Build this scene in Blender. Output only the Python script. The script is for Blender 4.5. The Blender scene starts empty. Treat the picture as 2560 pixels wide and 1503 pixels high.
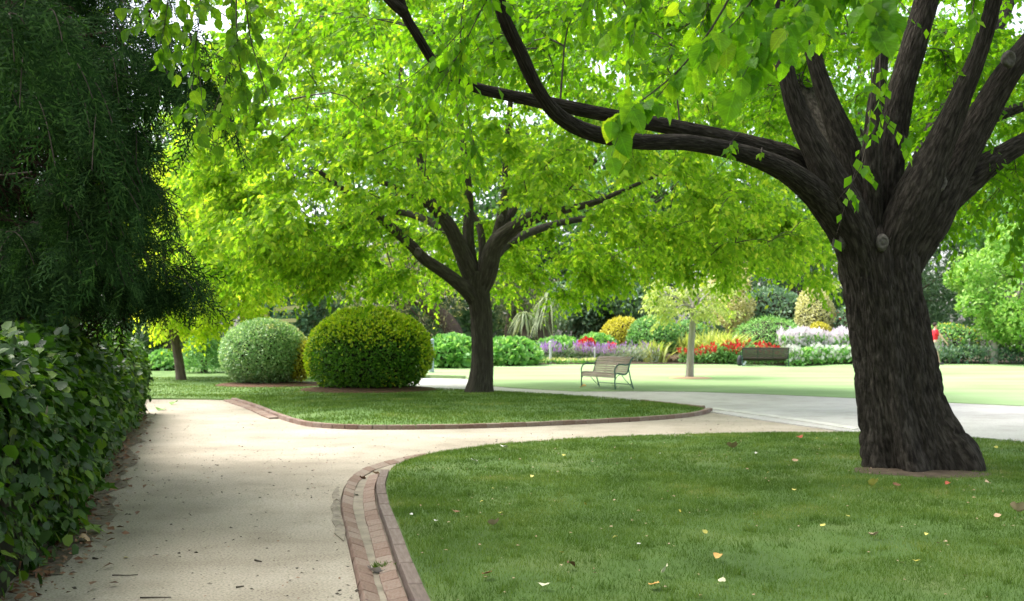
import bpy, math, random
import numpy as np
from mathutils import Matrix, Vector
from mathutils.geometry import delaunay_2d_cdt

SC = bpy.context.scene
COL = SC.collection
RNG = np.random.default_rng(7)
random.seed(7)

# ------------------------------------------------------------------ camera, sky, sun, exposure
CAM_H, FPX, HORIZON = 1.6, 2745.0, 838.0
PITCH = math.atan((HORIZON - 751.5) / FPX)
cam_data = bpy.data.cameras.new('camera')
cam_data.sensor_width = 36.0
cam_data.lens = 36.0 * FPX / 2560.0
cam_data.clip_start, cam_data.clip_end = 0.1, 600.0
cam_data.dof.use_dof = True
cam_data.dof.focus_distance = 6.6
cam_data.dof.aperture_fstop = 4.5
cam = bpy.data.objects.new('camera', cam_data)
cam.location = (0, 0, CAM_H)
cam.rotation_euler = (math.radians(90) + PITCH, 0, 0)
COL.objects.link(cam)
SC.camera = cam

SUN_ELEV, SUN_AZ = math.radians(62), math.radians(-70)      # azimuth from +Y towards +X
world = bpy.data.worlds.new('World')
SC.world = world
world.use_nodes = True
wn, wl = world.node_tree.nodes, world.node_tree.links
wn.clear()
sky = wn.new('ShaderNodeTexSky')
sky.sky_type = 'NISHITA'
sky.sun_disc = False
sky.sun_elevation = SUN_ELEV
sky.sun_rotation = SUN_AZ
sky.air_density, sky.dust_density, sky.ozone_density = 1.0, 4.0, 0.6
hsv = wn.new('ShaderNodeHueSaturation')
hsv.inputs['Saturation'].default_value = 0.45
bg = wn.new('ShaderNodeBackground')
bg.inputs['Strength'].default_value = 0.15
wo = wn.new('ShaderNodeOutputWorld')
wl.new(sky.outputs[0], hsv.inputs['Color'])
wl.new(hsv.outputs[0], bg.inputs['Color'])
wl.new(bg.outputs[0], wo.inputs['Surface'])

sun_data = bpy.data.lights.new('sun', 'SUN')
sun_data.energy = 1.5
sun_data.angle = math.radians(32)
sun_data.color = (1.0, 0.965, 0.91)
sun = bpy.data.objects.new('sun', sun_data)
sun_dir = Vector((math.sin(SUN_AZ) * math.cos(SUN_ELEV), math.cos(SUN_AZ) * math.cos(SUN_ELEV), math.sin(SUN_ELEV)))
sun.rotation_euler = sun_dir.to_track_quat('Z', 'Y').to_euler()
sun.location = (0, 0, 40)
COL.objects.link(sun)

SC.view_settings.view_transform = 'Standard'
SC.view_settings.look = 'None'
SC.view_settings.gamma = 1.0
SC.view_settings.use_curve_mapping = False
SC.view_settings.exposure = 1.98
cy = SC.cycles
cy.max_bounces, cy.diffuse_bounces, cy.glossy_bounces, cy.transmission_bounces, cy.transparent_max_bounces = 7, 6, 2, 4, 4
cy.use_adaptive_sampling = True

# ------------------------------------------------------------------ picture-to-place survey helpers
_c, _s = math.cos(PITCH), math.sin(PITCH)
def ray(px, py):
    u, v = (px - 1280.0) / FPX, (751.5 - py) / FPX
    return np.array((u, _c - v * _s, _s + v * _c))
def P(px, py, Y):
    d = ray(px, py); t = Y / d[1]
    return np.array((0, 0, CAM_H)) + d * t
def G(px, py, z=0.0):
    d = ray(px, py); t = (z - CAM_H) / d[2]
    return np.array((0, 0, CAM_H)) + d * t
def Z(py, Y):
    return P(1280, py, Y)[2]
def X(px, Y):
    return P(px, 838, Y)[0]

# ------------------------------------------------------------------ numeric helpers
def unit(a):
    n = np.linalg.norm(a, axis=-1, keepdims=True)
    return a / np.maximum(n, 1e-9)
_PERM = np.random.default_rng(99).random((32, 32, 32))
def noise3(p):
    p = np.asarray(p, float)
    i = np.floor(p).astype(int); f = p - i; f = f * f * (3 - 2 * f)
    out = 0
    for dx in (0, 1):
        for dy in (0, 1):
            for dz in (0, 1):
                w = (f[..., 0] if dx else 1 - f[..., 0]) * (f[..., 1] if dy else 1 - f[..., 1]) * (f[..., 2] if dz else 1 - f[..., 2])
                out = out + w * _PERM[(i[..., 0] + dx) % 32, (i[..., 1] + dy) % 32, (i[..., 2] + dz) % 32]
    return out
def fbm(p, o=3):
    p = np.asarray(p, float); r, a = 0, 0.5
    for k in range(o):
        r = r + a * (noise3(p + 7.3 * k) - .5); p = p * 2.03; a *= .5
    return r
def in_poly(pts, poly):
    x, y = pts[:, 0], pts[:, 1]; r = np.zeros(len(pts), bool); n = len(poly); j = n - 1
    for i in range(n):
        xi, yi = poly[i][:2]; xj, yj = poly[j][:2]
        c = ((yi > y) != (yj > y)) & (x < (xj - xi) * (y - yi) / ((yj - yi) or 1e-12) + xi)
        r ^= c; j = i
    return r
def dist_poly(pts, poly, closed=True):
    best = np.full(len(pts), 1e9); n = len(poly)
    for i in range(n if closed else n - 1):
        a = np.array(poly[i][:2]); b = np.array(poly[(i + 1) % n][:2]); ab = b - a
        t = np.clip(((pts - a) @ ab) / max(ab @ ab, 1e-12), 0, 1)
        best = np.minimum(best, np.linalg.norm(pts - (a + t[:, None] * ab), axis=1))
    return best
def spline(pts, n, extra=None):
    """Catmull-Rom through pts (k,d) -> n points."""
    p = np.asarray(pts, float)
    q = np.vstack((2 * p[0] - p[1], p, 2 * p[-1] - p[-2]))
    t = np.linspace(0, len(p) - 1 - 1e-6, n); i = t.astype(int); f = (t - i)[:, None]
    a, b, c, d = q[i], q[i + 1], q[i + 2], q[i + 3]
    return .5 * (2 * b + (c - a) * f + (2 * a - 5 * b + 4 * c - d) * f ** 2 + (3 * b - a - 3 * c + d) * f ** 3)
def even(pts, step):
    p = np.asarray(pts, float); L = np.concatenate(([0], np.cumsum(np.linalg.norm(np.diff(p, axis=0), axis=1))))
    n = max(2, int(round(L[-1] / step)) + 1); s = np.linspace(0, L[-1], n)
    return np.stack([np.interp(s, L, p[:, k]) for k in range(p.shape[1])], 1)

# ------------------------------------------------------------------ object helpers
def wloc(o):
    v = np.zeros(3)
    while o is not None:
        v += np.array(o.location); o = o.parent
    return v
def raw_mesh(name, V, F, smooth=False):
    """V (n,3); F (m,k) uniform polygons, or a list of lists."""
    me = bpy.data.meshes.new(name)
    V = np.asarray(V, float)
    if isinstance(F, np.ndarray):
        m, k = F.shape
        me.vertices.add(len(V)); me.vertices.foreach_set('co', V.astype(np.float32).ravel())
        me.loops.add(m * k); me.loops.foreach_set('vertex_index', F.astype(np.int32).ravel())
        me.polygons.add(m); me.polygons.foreach_set('loop_start', np.arange(0, m * k, k, dtype=np.int32))
        if smooth: me.polygons.foreach_set('use_smooth', np.ones(m, bool))
        me.update(calc_edges=True)
    else:
        me.from_pydata([tuple(v) for v in V], [], [tuple(int(i) for i in f) for f in F])
        if smooth: me.polygons.foreach_set('use_smooth', np.ones(len(me.polygons), bool))
        me.update()
    return me
def link(o, parent=None):
    COL.objects.link(o)
    if parent is not None: o.parent = parent
    return o
def mk(name, V, F, mat, parent=None, smooth=False, kind=None, local=False, label=None):
    grain = BARK.get(id(V)) if 'BARK' in globals() else None
    V = np.asarray(V, float)
    if parent is not None and not local: V = V - wloc(parent)
    me = raw_mesh(name, V, F, smooth)
    if mat: me.materials.append(mat)
    if grain is not None: me.attributes.new('grain', 'FLOAT_VECTOR', 'POINT').data.foreach_set('vector', grain[1].astype(np.float32).ravel())
    o = link(bpy.data.objects.new(name, me), parent)
    if kind: o['kind'] = kind
    if label: o['label'] = label
    return o
def tag(o, label=None, cat=None, group=None, kind=None):
    if label: o['label'] = label
    if cat: o['category'] = cat
    if group: o['group'] = group
    if kind: o['kind'] = kind
    return o
def thing(name, label, cat, loc, group=None, rz=0.0):
    o = bpy.data.objects.new(name, None); o.empty_display_size = .2
    o.location = tuple(loc); o.rotation_euler = (0, 0, rz); COL.objects.link(o)
    return tag(o, label, cat, group)
def join(parts):
    Vs, Fs, k = [], [], 0
    for V, F in parts:
        Vs.append(np.asarray(V, float)); Fs += [[int(i) + k for i in f] for f in F]; k += len(V)
    return np.vstack(Vs), Fs
def box(c, s, R=None):
    x, y, z = np.array(s) / 2.0
    V = np.array([(-x, -y, -z), (x, -y, -z), (x, y, -z), (-x, y, -z), (-x, -y, z), (x, -y, z), (x, y, z), (-x, y, z)])
    if R is not None: V = V @ np.asarray(R).T
    return V + np.array(c), [(3, 2, 1, 0), (4, 5, 6, 7), (0, 1, 5, 4), (1, 2, 6, 5), (2, 3, 7, 6), (3, 0, 4, 7)]
def frames(pts):
    T = unit(np.gradient(pts, axis=0)); N = np.zeros_like(T)
    ref = np.array((0, 0, 1.0)) if abs(T[0][2]) < .9 else np.array((0, -1.0, 0))
    n = np.cross(np.cross(T[0], ref), T[0])
    for i in range(len(T)):
        n = n - T[i] * (n @ T[i]); n = n / max(np.linalg.norm(n), 1e-9); N[i] = n
    return T, N, np.cross(T, N)
def tube(pts, rad, ns=8, caps=True, ring=None):
    pts = np.asarray(pts, float); n = len(pts); rad = np.broadcast_to(np.asarray(rad, float), (n,))
    T, N, B = frames(pts)
    a = np.linspace(0, 2 * np.pi, ns, endpoint=False)
    R = rad[:, None] * (np.ones((n, ns)) if ring is None else ring(a[None, :], pts[:, None, :]))
    V = pts[:, None, :] + R[..., None] * (np.cos(a)[None, :, None] * N[:, None, :] + np.sin(a)[None, :, None] * B[:, None, :])
    V = V.reshape(-1, 3); F = []
    for i in range(n - 1):
        for j in range(ns):
            k = (j + 1) % ns
            F.append((i * ns + j, i * ns + k, (i + 1) * ns + k, (i + 1) * ns + j))
    if caps:
        F.append(tuple(range(ns - 1, -1, -1))); F.append(tuple((n - 1) * ns + j for j in range(ns)))
    return V, F
def strips3(P0, P1, r0, r1):
    """many 3-sided prisms at once: arrays P0,P1 (n,3), r0,r1 (n,) -> V,F quads"""
    d = unit(P1 - P0); ref = np.where(np.abs(d[:, 2:3]) < .9, np.array((0, 0, 1.0)), np.array((1.0, 0, 0)))
    u = unit(np.cross(d, ref)); w = np.cross(d, u); V = []
    for Pp, r in ((P0, r0), (P1, r1)):
        for k in range(3):
            a = 2 * math.pi * k / 3
            V.append(Pp + np.asarray(r)[:, None] * (math.cos(a) * u + math.sin(a) * w))
    n = len(P0); V = np.stack(V, 1).reshape(-1, 3); b = np.arange(n)[:, None] * 6
    F = np.concatenate([b + np.array([[0, 1, 4, 3]]), b + np.array([[1, 2, 5, 4]]), b + np.array([[2, 0, 3, 5]])], 0)
    return V, F
def lathe(prof, ns=16):
    V, F = [], []
    for r, z in prof:
        for j in range(ns):
            a = 2 * math.pi * j / ns; V.append((r * math.cos(a), r * math.sin(a), z))
    for i in range(len(prof) - 1):
        for j in range(ns):
            k = (j + 1) % ns; F.append((i * ns + j, i * ns + k, (i + 1) * ns + k, (i + 1) * ns + j))
    F.append(tuple(range(ns - 1, -1, -1))); F.append(tuple((len(prof) - 1) * ns + j for j in range(ns)))
    return np.array(V), F
def ball(c, r, nu=14, nv=9):
    prof = [(max(1e-3, math.sin(math.pi * i / nv)), -math.cos(math.pi * i / nv)) for i in range(nv + 1)]
    V, F = lathe(prof, nu)
    return V * np.array(r) + np.array(c), F

# leaf templates: (V, F) with the blade along +y, 1 long
LEAF5 = (np.array([(0, 0, 0), (-.30, .42, .07), (0, .5, -.02), (.30, .42, .07), (0, 1, -.06)]), np.array([(0, 2, 1), (0, 3, 2), (1, 2, 4), (2, 3, 4)]))
LEAF4 = (np.array([(0, 0, 0), (-.27, .45, .05), (0, 1, -.03), (.27, .45, .05)]), np.array([(0, 3, 1), (1, 3, 2)]))
NARROW = (np.array([(0, 0, 0), (-.09, .45, .02), (0, 1, -.08), (.09, .45, .02)]), np.array([(0, 3, 1), (1, 3, 2)]))
ROUND6 = (np.array([(0, 0, 0), (-.36, .2, .05), (-.38, .65, .06), (0, 1, 0), (.38, .65, .06), (.36, .2, .05), (0, .5, -.03)]),
          np.array([(0, 6, 1), (1, 6, 2), (2, 6, 3), (3, 6, 4), (4, 6, 5), (5, 6, 0)]))
IVY_LITE = (np.array([(0, 0, 0), (-.45, .2, .02), (-.38, .68, .01), (0, 1, -.09), (.38, .68, .01), (.45, .2, .02), (0, .42, -.03)]), np.array([(6, 1, 0), (6, 2, 1), (6, 3, 2), (6, 4, 3), (6, 5, 4), (6, 0, 5)])[:, ::-1])
IVY = (np.array([(0, .12, -.03), (-.16, 0, .02), (-.46, .2, .0), (-.27, .36, .04), (-.40, .68, .0), (-.15, .66, .03), (0, 1.0, -.10), (.15, .66, .03), (.40, .68, .0), (.27, .36, .04), (.46, .2, .0), (.16, 0, .02), (0, .45, -.02)]),
       np.array([(12, 0, 1), (12, 1, 2), (12, 2, 3), (12, 3, 4), (12, 4, 5), (12, 5, 6), (12, 6, 7), (12, 7, 8), (12, 8, 9), (12, 9, 10), (12, 10, 11), (12, 11, 0)])[:, ::-1])
def leaf_axes(ldir, nrm):
    d = unit(ldir); n = unit(nrm - d * np.sum(nrm * d, -1, keepdims=True)); return np.cross(d, n), d, n
def cards(pos, ldir, nrm, size, tmpl):
    s, d, n = leaf_axes(ldir, nrm); T, F = tmpl; size = np.asarray(size)[:, None, None]
    V = pos[:, None, :] + size * (T[None, :, 0:1] * s[:, None] + T[None, :, 1:2] * d[:, None] + T[None, :, 2:3] * n[:, None])
    k = len(T); Fa = (np.arange(len(pos))[:, None, None] * k + F[None]).reshape(-1, F.shape[1])
    return V.reshape(-1, 3), Fa

# ------------------------------------------------------------------ materials
def new_mat(name):
    m = bpy.data.materials.new(name); m.use_nodes = True; n = m.node_tree.nodes
    return m, n, m.node_tree.links, n['Principled BSDF']
def rand01(n, l):
    g = n.new('ShaderNodeNewGeometry'); oi = n.new('ShaderNodeObjectInfo')
    a = n.new('ShaderNodeMath'); a.operation = 'ADD'; l.new(g.outputs['Random Per Island'], a.inputs[0]); l.new(oi.outputs['Random'], a.inputs[1])
    f = n.new('ShaderNodeMath'); f.operation = 'FRACT'; l.new(a.outputs[0], f.inputs[0]); return f.outputs[0]
def ramp(n, l, fac, stops):
    r = n.new('ShaderNodeValToRGB'); e = r.color_ramp.elements
    e[0].position, e[0].color = stops[0][0], (*stops[0][1], 1); e[1].position, e[1].color = stops[-1][0], (*stops[-1][1], 1)
    for p, c in stops[1:-1]:
        x = e.new(p); x.color = (*c, 1)
    l.new(fac, r.inputs[0]); return r.outputs[0]
def leaf_mat(name, stops, trans=(1.5, 1.6, .8), mix=.42, rough=.45, spec=.35):
    """opaque leaf blended with light coming through the blade; every leaf its own tone"""
    m, n, l, b = new_mat(name)
    c = ramp(n, l, rand01(n, l), stops)
    l.new(c, b.inputs['Base Color']); b.inputs['Roughness'].default_value = rough; b.inputs['Specular IOR Level'].default_value = spec
    t = n.new('ShaderNodeBsdfTranslucent'); mu = n.new('ShaderNodeMix'); mu.data_type = 'RGBA'; mu.blend_type = 'MULTIPLY'
    mu.inputs[0].default_value = 1; l.new(c, mu.inputs[6]); mu.inputs[7].default_value = (*trans, 1); l.new(mu.outputs[2], t.inputs['Color'])
    ms = n.new('ShaderNodeMixShader'); ms.inputs[0].default_value = mix; l.new(b.outputs[0], ms.inputs[1]); l.new(t.outputs[0], ms.inputs[2])
    l.new(ms.outputs[0], n['Material Output'].inputs['Surface']); return m
def noisy(name, stops, scale=5.0, detail=6, rough=.85, bump=0.0, bscale=None, stretch=(1, 1, 1), spec=.25, distort=0.0, bdist=.02, obj_var=0.0, grain=False):
    m, n, l, b = new_mat(name)
    tc = n.new('ShaderNodeTexCoord'); mp = n.new('ShaderNodeMapping'); mp.inputs['Scale'].default_value = stretch
    at = n.new('ShaderNodeAttribute'); at.attribute_name = 'grain'
    l.new(at.outputs['Vector'] if grain else tc.outputs['Object'], mp.inputs['Vector'])
    nz = n.new('ShaderNodeTexNoise'); nz.inputs['Scale'].default_value = scale; nz.inputs['Detail'].default_value = detail; nz.inputs['Distortion'].default_value = distort
    l.new(mp.outputs[0], nz.inputs['Vector'])
    fac = nz.outputs['Fac']
    if obj_var:
        r = rand01(n, l); mm = n.new('ShaderNodeMath'); mm.operation = 'MULTIPLY_ADD'; l.new(r, mm.inputs[0]); mm.inputs[1].default_value = obj_var
        l.new(fac, mm.inputs[2]); sb = n.new('ShaderNodeMath'); sb.operation = 'SUBTRACT'; l.new(mm.outputs[0], sb.inputs[0]); sb.inputs[1].default_value = obj_var / 2; fac = sb.outputs[0]
    c = ramp(n, l, fac, stops); l.new(c, b.inputs['Base Color'])
    b.inputs['Roughness'].default_value = rough; b.inputs['Specular IOR Level'].default_value = spec
    if bump:
        n2 = n.new('ShaderNodeTexNoise'); n2.inputs['Scale'].default_value = bscale or scale * 3; n2.inputs['Detail'].default_value = 8; l.new(mp.outputs[0], n2.inputs['Vector'])
        bp = n.new('ShaderNodeBump'); bp.inputs['Strength'].default_value = bump; bp.inputs['Distance'].default_value = bdist; l.new(n2.outputs['Fac'], bp.inputs['Height']); l.new(bp.outputs[0], b.inputs['Normal'])
    return m
def plain(name, col, rough=.5, metal=0.0):
    m, n, l, b = new_mat(name); b.inputs['Base Color'].default_value = (*col, 1); b.inputs['Roughness'].default_value = rough; b.inputs['Metallic'].default_value = metal; return m

def gravel_mat(name, a, b_, c_, speck, speck_amt):
    m, n, l, b = new_mat(name)
    tc = n.new('ShaderNodeTexCoord')
    def nz(scale, det=5):
        x = n.new('ShaderNodeTexNoise'); x.inputs['Scale'].default_value = scale; x.inputs['Detail'].default_value = det; l.new(tc.outputs['Object'], x.inputs['Vector']); return x.outputs['Fac']
    base0 = ramp(n, l, nz(.55, 6), [(.3, a), (.52, b_), (.75, c_)]); st = ramp(n, l, nz(1.9, 9), [(.34, (.68, .66, .63)), (.5, (1, 1, 1))]); bm = n.new('ShaderNodeMix'); bm.data_type = 'RGBA'; bm.blend_type = 'MULTIPLY'; bm.inputs[0].default_value = .42; l.new(base0, bm.inputs[6]); l.new(st, bm.inputs[7]); base = bm.outputs[2]
    fine = ramp(n, l, nz(60, 8), [(.3, (.5, .48, .45)), (.5, (1, 1, 1)), (.75, (1.3, 1.29, 1.26))])
    mu = n.new('ShaderNodeMix'); mu.data_type = 'RGBA'; mu.blend_type = 'MULTIPLY'; mu.inputs[0].default_value = .8; l.new(base, mu.inputs[6]); l.new(fine, mu.inputs[7])
    v = n.new('ShaderNodeTexVoronoi'); v.inputs['Scale'].default_value = 26; v.inputs['Randomness'].default_value = 1; l.new(tc.outputs['Object'], v.inputs['Vector'])
    lt = n.new('ShaderNodeMath'); lt.operation = 'LESS_THAN'; l.new(v.outputs['Distance'], lt.inputs[0]); lt.inputs[1].default_value = .15
    g = ramp(n, l, nz(1.3, 4), [(.36, (0, 0, 0)), (.6, (1, 1, 1))])
    mm = n.new('ShaderNodeMath'); mm.operation = 'MULTIPLY'; l.new(lt.outputs[0], mm.inputs[0]); l.new(g, mm.inputs[1])
    m3 = n.new('ShaderNodeMath'); m3.operation = 'MULTIPLY'; l.new(mm.outputs[0], m3.inputs[0]); m3.inputs[1].default_value = speck_amt
    mx = n.new('ShaderNodeMix'); mx.data_type = 'RGBA'; l.new(m3.outputs[0], mx.inputs[0]); l.new(mu.outputs[2], mx.inputs[6]); mx.inputs[7].default_value = (*speck, 1)
    l.new(mx.outputs[2], b.inputs['Base Color']); b.inputs['Roughness'].default_value = .95; b.inputs['Specular IOR Level'].default_value = .15
    bp = n.new('ShaderNodeBump'); bp.inputs['Strength'].default_value = .5; bp.inputs['Distance'].default_value = .006; l.new(nz(90, 6), bp.inputs['Height']); l.new(bp.outputs[0], b.inputs['Normal'])
    return m

M = {}
M['soil'] = noisy('soil', [(.3, (.05, .035, .022)), (.7, (.11, .08, .055))], 8, bump=.6)
M['gravel'] = gravel_mat('gravel', (.26, .228, .18), (.325, .288, .232), (.385, .345, .285), (.06, .045, .033), .8)
M['paving'] = gravel_mat('paving', (.35, .34, .325), (.40, .39, .375), (.44, .43, .415), (.14, .12, .10), .4)
M['concrete'] = noisy('concrete', [(.3, (.36, .35, .32)), (.7, (.52, .51, .47))], 6, bump=.3)
M['hedge_dirt'] = noisy('leafy_dirt', [(.3, (.09, .07, .05)), (.7, (.20, .165, .125))], 14, bump=.6, bscale=60)
M['haunch'] = noisy('weathered_mortar', [(.3, (.15, .13, .10)), (.7, (.29, .25, .195))], 12, bump=.8, bscale=40)
M['island_turf'] = noisy('island_turf', [(.25, (.07, .13, .03)), (.5, (.10, .175, .045)), (.78, (.15, .21, .075))], 1.1, 9, bump=.6, bscale=60)
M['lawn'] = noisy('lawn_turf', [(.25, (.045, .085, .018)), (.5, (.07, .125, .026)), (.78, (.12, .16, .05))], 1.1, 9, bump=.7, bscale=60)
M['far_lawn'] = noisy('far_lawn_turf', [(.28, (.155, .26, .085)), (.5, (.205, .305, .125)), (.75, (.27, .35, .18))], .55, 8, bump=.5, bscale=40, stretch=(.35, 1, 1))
M['mulch'] = noisy('mulch', [(.3, (.05, .025, .015)), (.7, (.16, .085, .05))], 25, bump=.9, bscale=60)
M['brick'] = noisy('brick', [(.12, (.15, .10, .078)), (.4, (.205, .135, .105)), (.65, (.24, .18, .145)), (.9, (.26, .22, .18))], 7, 9, bump=.45, bscale=40, obj_var=.45, bdist=.006)
M['kerb'] = noisy('kerb_stone', [(.25, (.115, .085, .072)), (.55, (.165, .125, .108)), (.8, (.215, .175, .15))], 5, 8, bump=.35, bscale=50, obj_var=.3, bdist=.006)
M['mortar'] = noisy('mortar', [(.3, (.17, .145, .11)), (.7, (.29, .25, .195))], 7, bump=.6, bscale=50)
M['bark'] = noisy('elm_bark', [(.3, (.011, .009, .0075)), (.5, (.031, .026, .021)), (.7, (.072, .062, .051))], 12, 12, rough=.95, bump=1.0, bscale=16, stretch=(2.4, 2.4, .62), distort=.6, bdist=.05, spec=.1, grain=True)
M['bark_mid'] = noisy('grey_elm_bark', [(.3, (.032, .028, .023)), (.55, (.06, .052, .043)), (.75, (.10, .088, .074))], 9, 9, rough=.95, bump=.9, bscale=16, stretch=(2.4, 2.4, .5), distort=.5, bdist=.04, spec=.1, grain=True)
M['bark_pale'] = noisy('pale_bark', [(.3, (.25, .23, .20)), (.7, (.37, .345, .31))], 6, 8, bump=.4, stretch=(2, 2, .6), spec=.1, grain=True)
M['bark_bg'] = noisy('brown_bark', [(.3, (.06, .045, .035)), (.7, (.14, .11, .085))], 6, 8, bump=.6, stretch=(2, 2, .5), spec=.1, grain=True)
M['scar'] = noisy('scar_wood', [(.3, (.05, .044, .037)), (.7, (.125, .112, .096))], 30, bump=.4)
M['scar_dark'] = noisy('hollow_wood', [(.3, (.012, .01, .008)), (.7, (.05, .04, .03))], 30, bump=.5)
M['elm'] = leaf_mat('elm_leaf', [(0, (.055, .15, .010)), (.5, (.08, .20, .012)), (.9, (.125, .26, .015)), (1, (.19, .30, .025))], (2.3, 2.2, .6), .58, rough=.6, spec=.12)
M['elm_mid'] = leaf_mat('golden_elm_leaf', [(0, (.085, .19, .014)), (.5, (.152, .28, .022)), (.88, (.24, .36, .035)), (1, (.38, .44, .07))], (2.2, 2.15, .8), .6, rough=.6, spec=.12)
M['elm_yellow'] = leaf_mat('yellow_elm_leaf', [(0, (.25, .40, .025)), (.5, (.37, .52, .045)), (1, (.54, .60, .10))], (2.0, 1.85, .7), .58, rough=.6, spec=.12)
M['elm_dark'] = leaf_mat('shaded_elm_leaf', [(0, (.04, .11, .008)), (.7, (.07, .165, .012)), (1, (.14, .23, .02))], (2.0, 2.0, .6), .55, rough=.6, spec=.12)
M['elm_pale'] = leaf_mat('pale_young_leaf', [(0, (.26, .36, .08)), (.6, (.38, .46, .13)), (1, (.52, .55, .22))], (1.4, 1.4, .8), .45)
def veined(name, stops, trans, mix):
    m = leaf_mat(name, stops, trans, mix, rough=.5, spec=.2); n, l = m.node_tree.nodes, m.node_tree.links
    def op(k, a, b=None, c=None):
        x = n.new('ShaderNodeMath'); x.operation = k
        for i, v in enumerate((a, b, c)):
            if v is None: continue
            if isinstance(v, (int, float)): x.inputs[i].default_value = v
            else: l.new(v, x.inputs[i])
        return x.outputs[0]
    tc = n.new('ShaderNodeTexCoord'); sp = n.new('ShaderNodeSeparateXYZ'); l.new(tc.outputs['Object'], sp.inputs[0])
    ax = op('ABSOLUTE', sp.outputs[0]); mid_ = op('LESS_THAN', ax, .014)
    side = op('GREATER_THAN', op('SINE', op('MULTIPLY', op('SUBTRACT', sp.outputs[1], op('MULTIPLY', ax, .85)), 58.0)), .86)
    v = op('MAXIMUM', mid_, op('MULTIPLY', side, .55)); nz = n.new('ShaderNodeTexNoise'); nz.inputs['Scale'].default_value = 5; l.new(tc.outputs['Object'], nz.inputs['Vector'])
    rp = next(x for x in n if x.type == 'VALTORGB'); src = rp.outputs[0]; outs = [k.to_socket for k in src.links]
    hs = n.new('ShaderNodeHueSaturation'); l.new(src, hs.inputs['Color']); l.new(op('MULTIPLY_ADD', v, .45, op('MULTIPLY_ADD', nz.outputs['Fac'], .5, .75)), hs.inputs['Value'])
    for t in outs: l.new(hs.outputs[0], t)
    return m
M['elm_near'] = veined('near_elm_leaf', [(0, (.06, .165, .012)), (.6, (.10, .235, .014)), (.9, (.15, .29, .018)), (1, (.22, .33, .03))], (2.5, 2.3, .6), .62)
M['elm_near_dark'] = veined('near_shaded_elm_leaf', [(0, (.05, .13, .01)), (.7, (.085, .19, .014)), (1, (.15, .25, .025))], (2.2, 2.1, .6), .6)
M['twig'] = noisy('twig_bark', [(.3, (.03, .024, .018)), (.7, (.08, .065, .05))], 20)
M['ivy'] = leaf_mat('ivy_leaf', [(0, (.013, .038, .007)), (.5, (.027, .074, .010)), (.85, (.06, .135, .015)), (1, (.14, .22, .024))], (1.9, 2.0, .7), .3, rough=.42, spec=.35)
M['conifer'] = leaf_mat('conifer_needles', [(0, (.013, .032, .011)), (.6, (.027, .066, .021)), (1, (.07, .14, .04))], (1.2, 1.5, .6), .3, rough=.85, spec=.05)
M['dead'] = leaf_mat('dead_needles', [(0, (.014, .010, .007)), (1, (.035, .025, .016))], (1, 1, 1), .1, rough=.9, spec=.03)
def patchy(m, scale, amt, lo, hi):
    n, l = m.node_tree.nodes, m.node_tree.links
    rp = next(x for x in n if x.type == 'VALTORGB'); old = rp.inputs[0].links[0].from_socket
    tc = n.new('ShaderNodeTexCoord'); nz = n.new('ShaderNodeTexNoise'); nz.inputs['Scale'].default_value = scale; nz.inputs['Detail'].default_value = 5; l.new(tc.outputs['Object'], nz.inputs['Vector'])
    mr = n.new('ShaderNodeMapRange'); mr.inputs[1].default_value = lo; mr.inputs[2].default_value = hi; l.new(nz.outputs['Fac'], mr.inputs[0])
    mx = n.new('ShaderNodeMix'); mx.inputs[0].default_value = amt; l.new(old, mx.inputs[2]); l.new(mr.outputs[0], mx.inputs[3]); l.new(mx.outputs[0], rp.inputs[0]); return m
M['grass'] = leaf_mat('grass_blade', [(0, (.052, .095, .016)), (.5, (.095, .162, .026)), (.88, (.17, .22, .05)), (1, (.36, .32, .17))], (1.4, 1.5, .8), .38, rough=.5, spec=.2)
patchy(M['grass'], 1.4, .62, .36, .68)
M['grass_far'] = leaf_mat('sunny_grass_blade', [(0, (.19, .30, .12)), (.6, (.25, .35, .17)), (1, (.34, .40, .26))], (1.3, 1.3, .9), .4, rough=.6)
def lm(name, a, b, c=None, t=(1.4, 1.45, .8), mix=.32, rough=.5, spec=.35):
    M[name] = leaf_mat(name, [(0, a), (.6, b), (1, c or tuple(min(1, x * 1.5) for x in b))], t, mix, rough, spec)
lm('yew_leaf', (.045, .135, .012), (.095, .24, .018), (.17, .33, .025), mix=.38)
lm('yew_tip_and_rim_light', (.26, .44, .014), (.42, .54, .02), (.58, .60, .03))  # yellow of the scattered tips and of the painted backlit rim
lm('box_leaf', (0.162, 0.311, 0.121), (0.297, 0.459, 0.216), (0.567, 0.675, 0.405), rough=.38, spec=.5)
lm('cream_leaf', (0.391, 0.391, 0.184), (0.598, 0.575, 0.299), (0.759, 0.724, 0.460))
lm('gold_leaf', (.36, .34, .03), (.52, .47, .05), (.62, .56, .12))
lm('tan_leaf', (0.390, 0.360, 0.165), (0.570, 0.525, 0.255), (0.750, 0.690, 0.390))
lm('mid_green', (0.093, 0.233, 0.062), (0.171, 0.358, 0.101), (0.310, 0.513, 0.186))
lm('fresh_green', (0.098, 0.266, 0.056), (0.182, 0.406, 0.098), (0.364, 0.560, 0.182))
lm('bright_green', (0.120, 0.288, 0.036), (0.216, 0.408, 0.072), (0.384, 0.552, 0.144))
lm('blue_green', (0.073, 0.155, 0.090), (0.138, 0.244, 0.146), (0.277, 0.390, 0.260))
lm('olive_green', (0.068, 0.103, 0.041), (0.138, 0.173, 0.076), (0.276, 0.262, 0.152))
lm('dark_green', (0.026, 0.066, 0.026), (0.054, 0.108, 0.046), (0.108, 0.180, 0.084))
lm('conifer_far', (.02, .055, .025), (.045, .095, .045), (.09, .15, .07))
lm('silver_green', (.16, .22, .14), (.27, .33, .23), (.38, .43, .33))
lm('flax', (.27, .36, .07), (.42, .46, .13), (.6, .6, .26))
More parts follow.
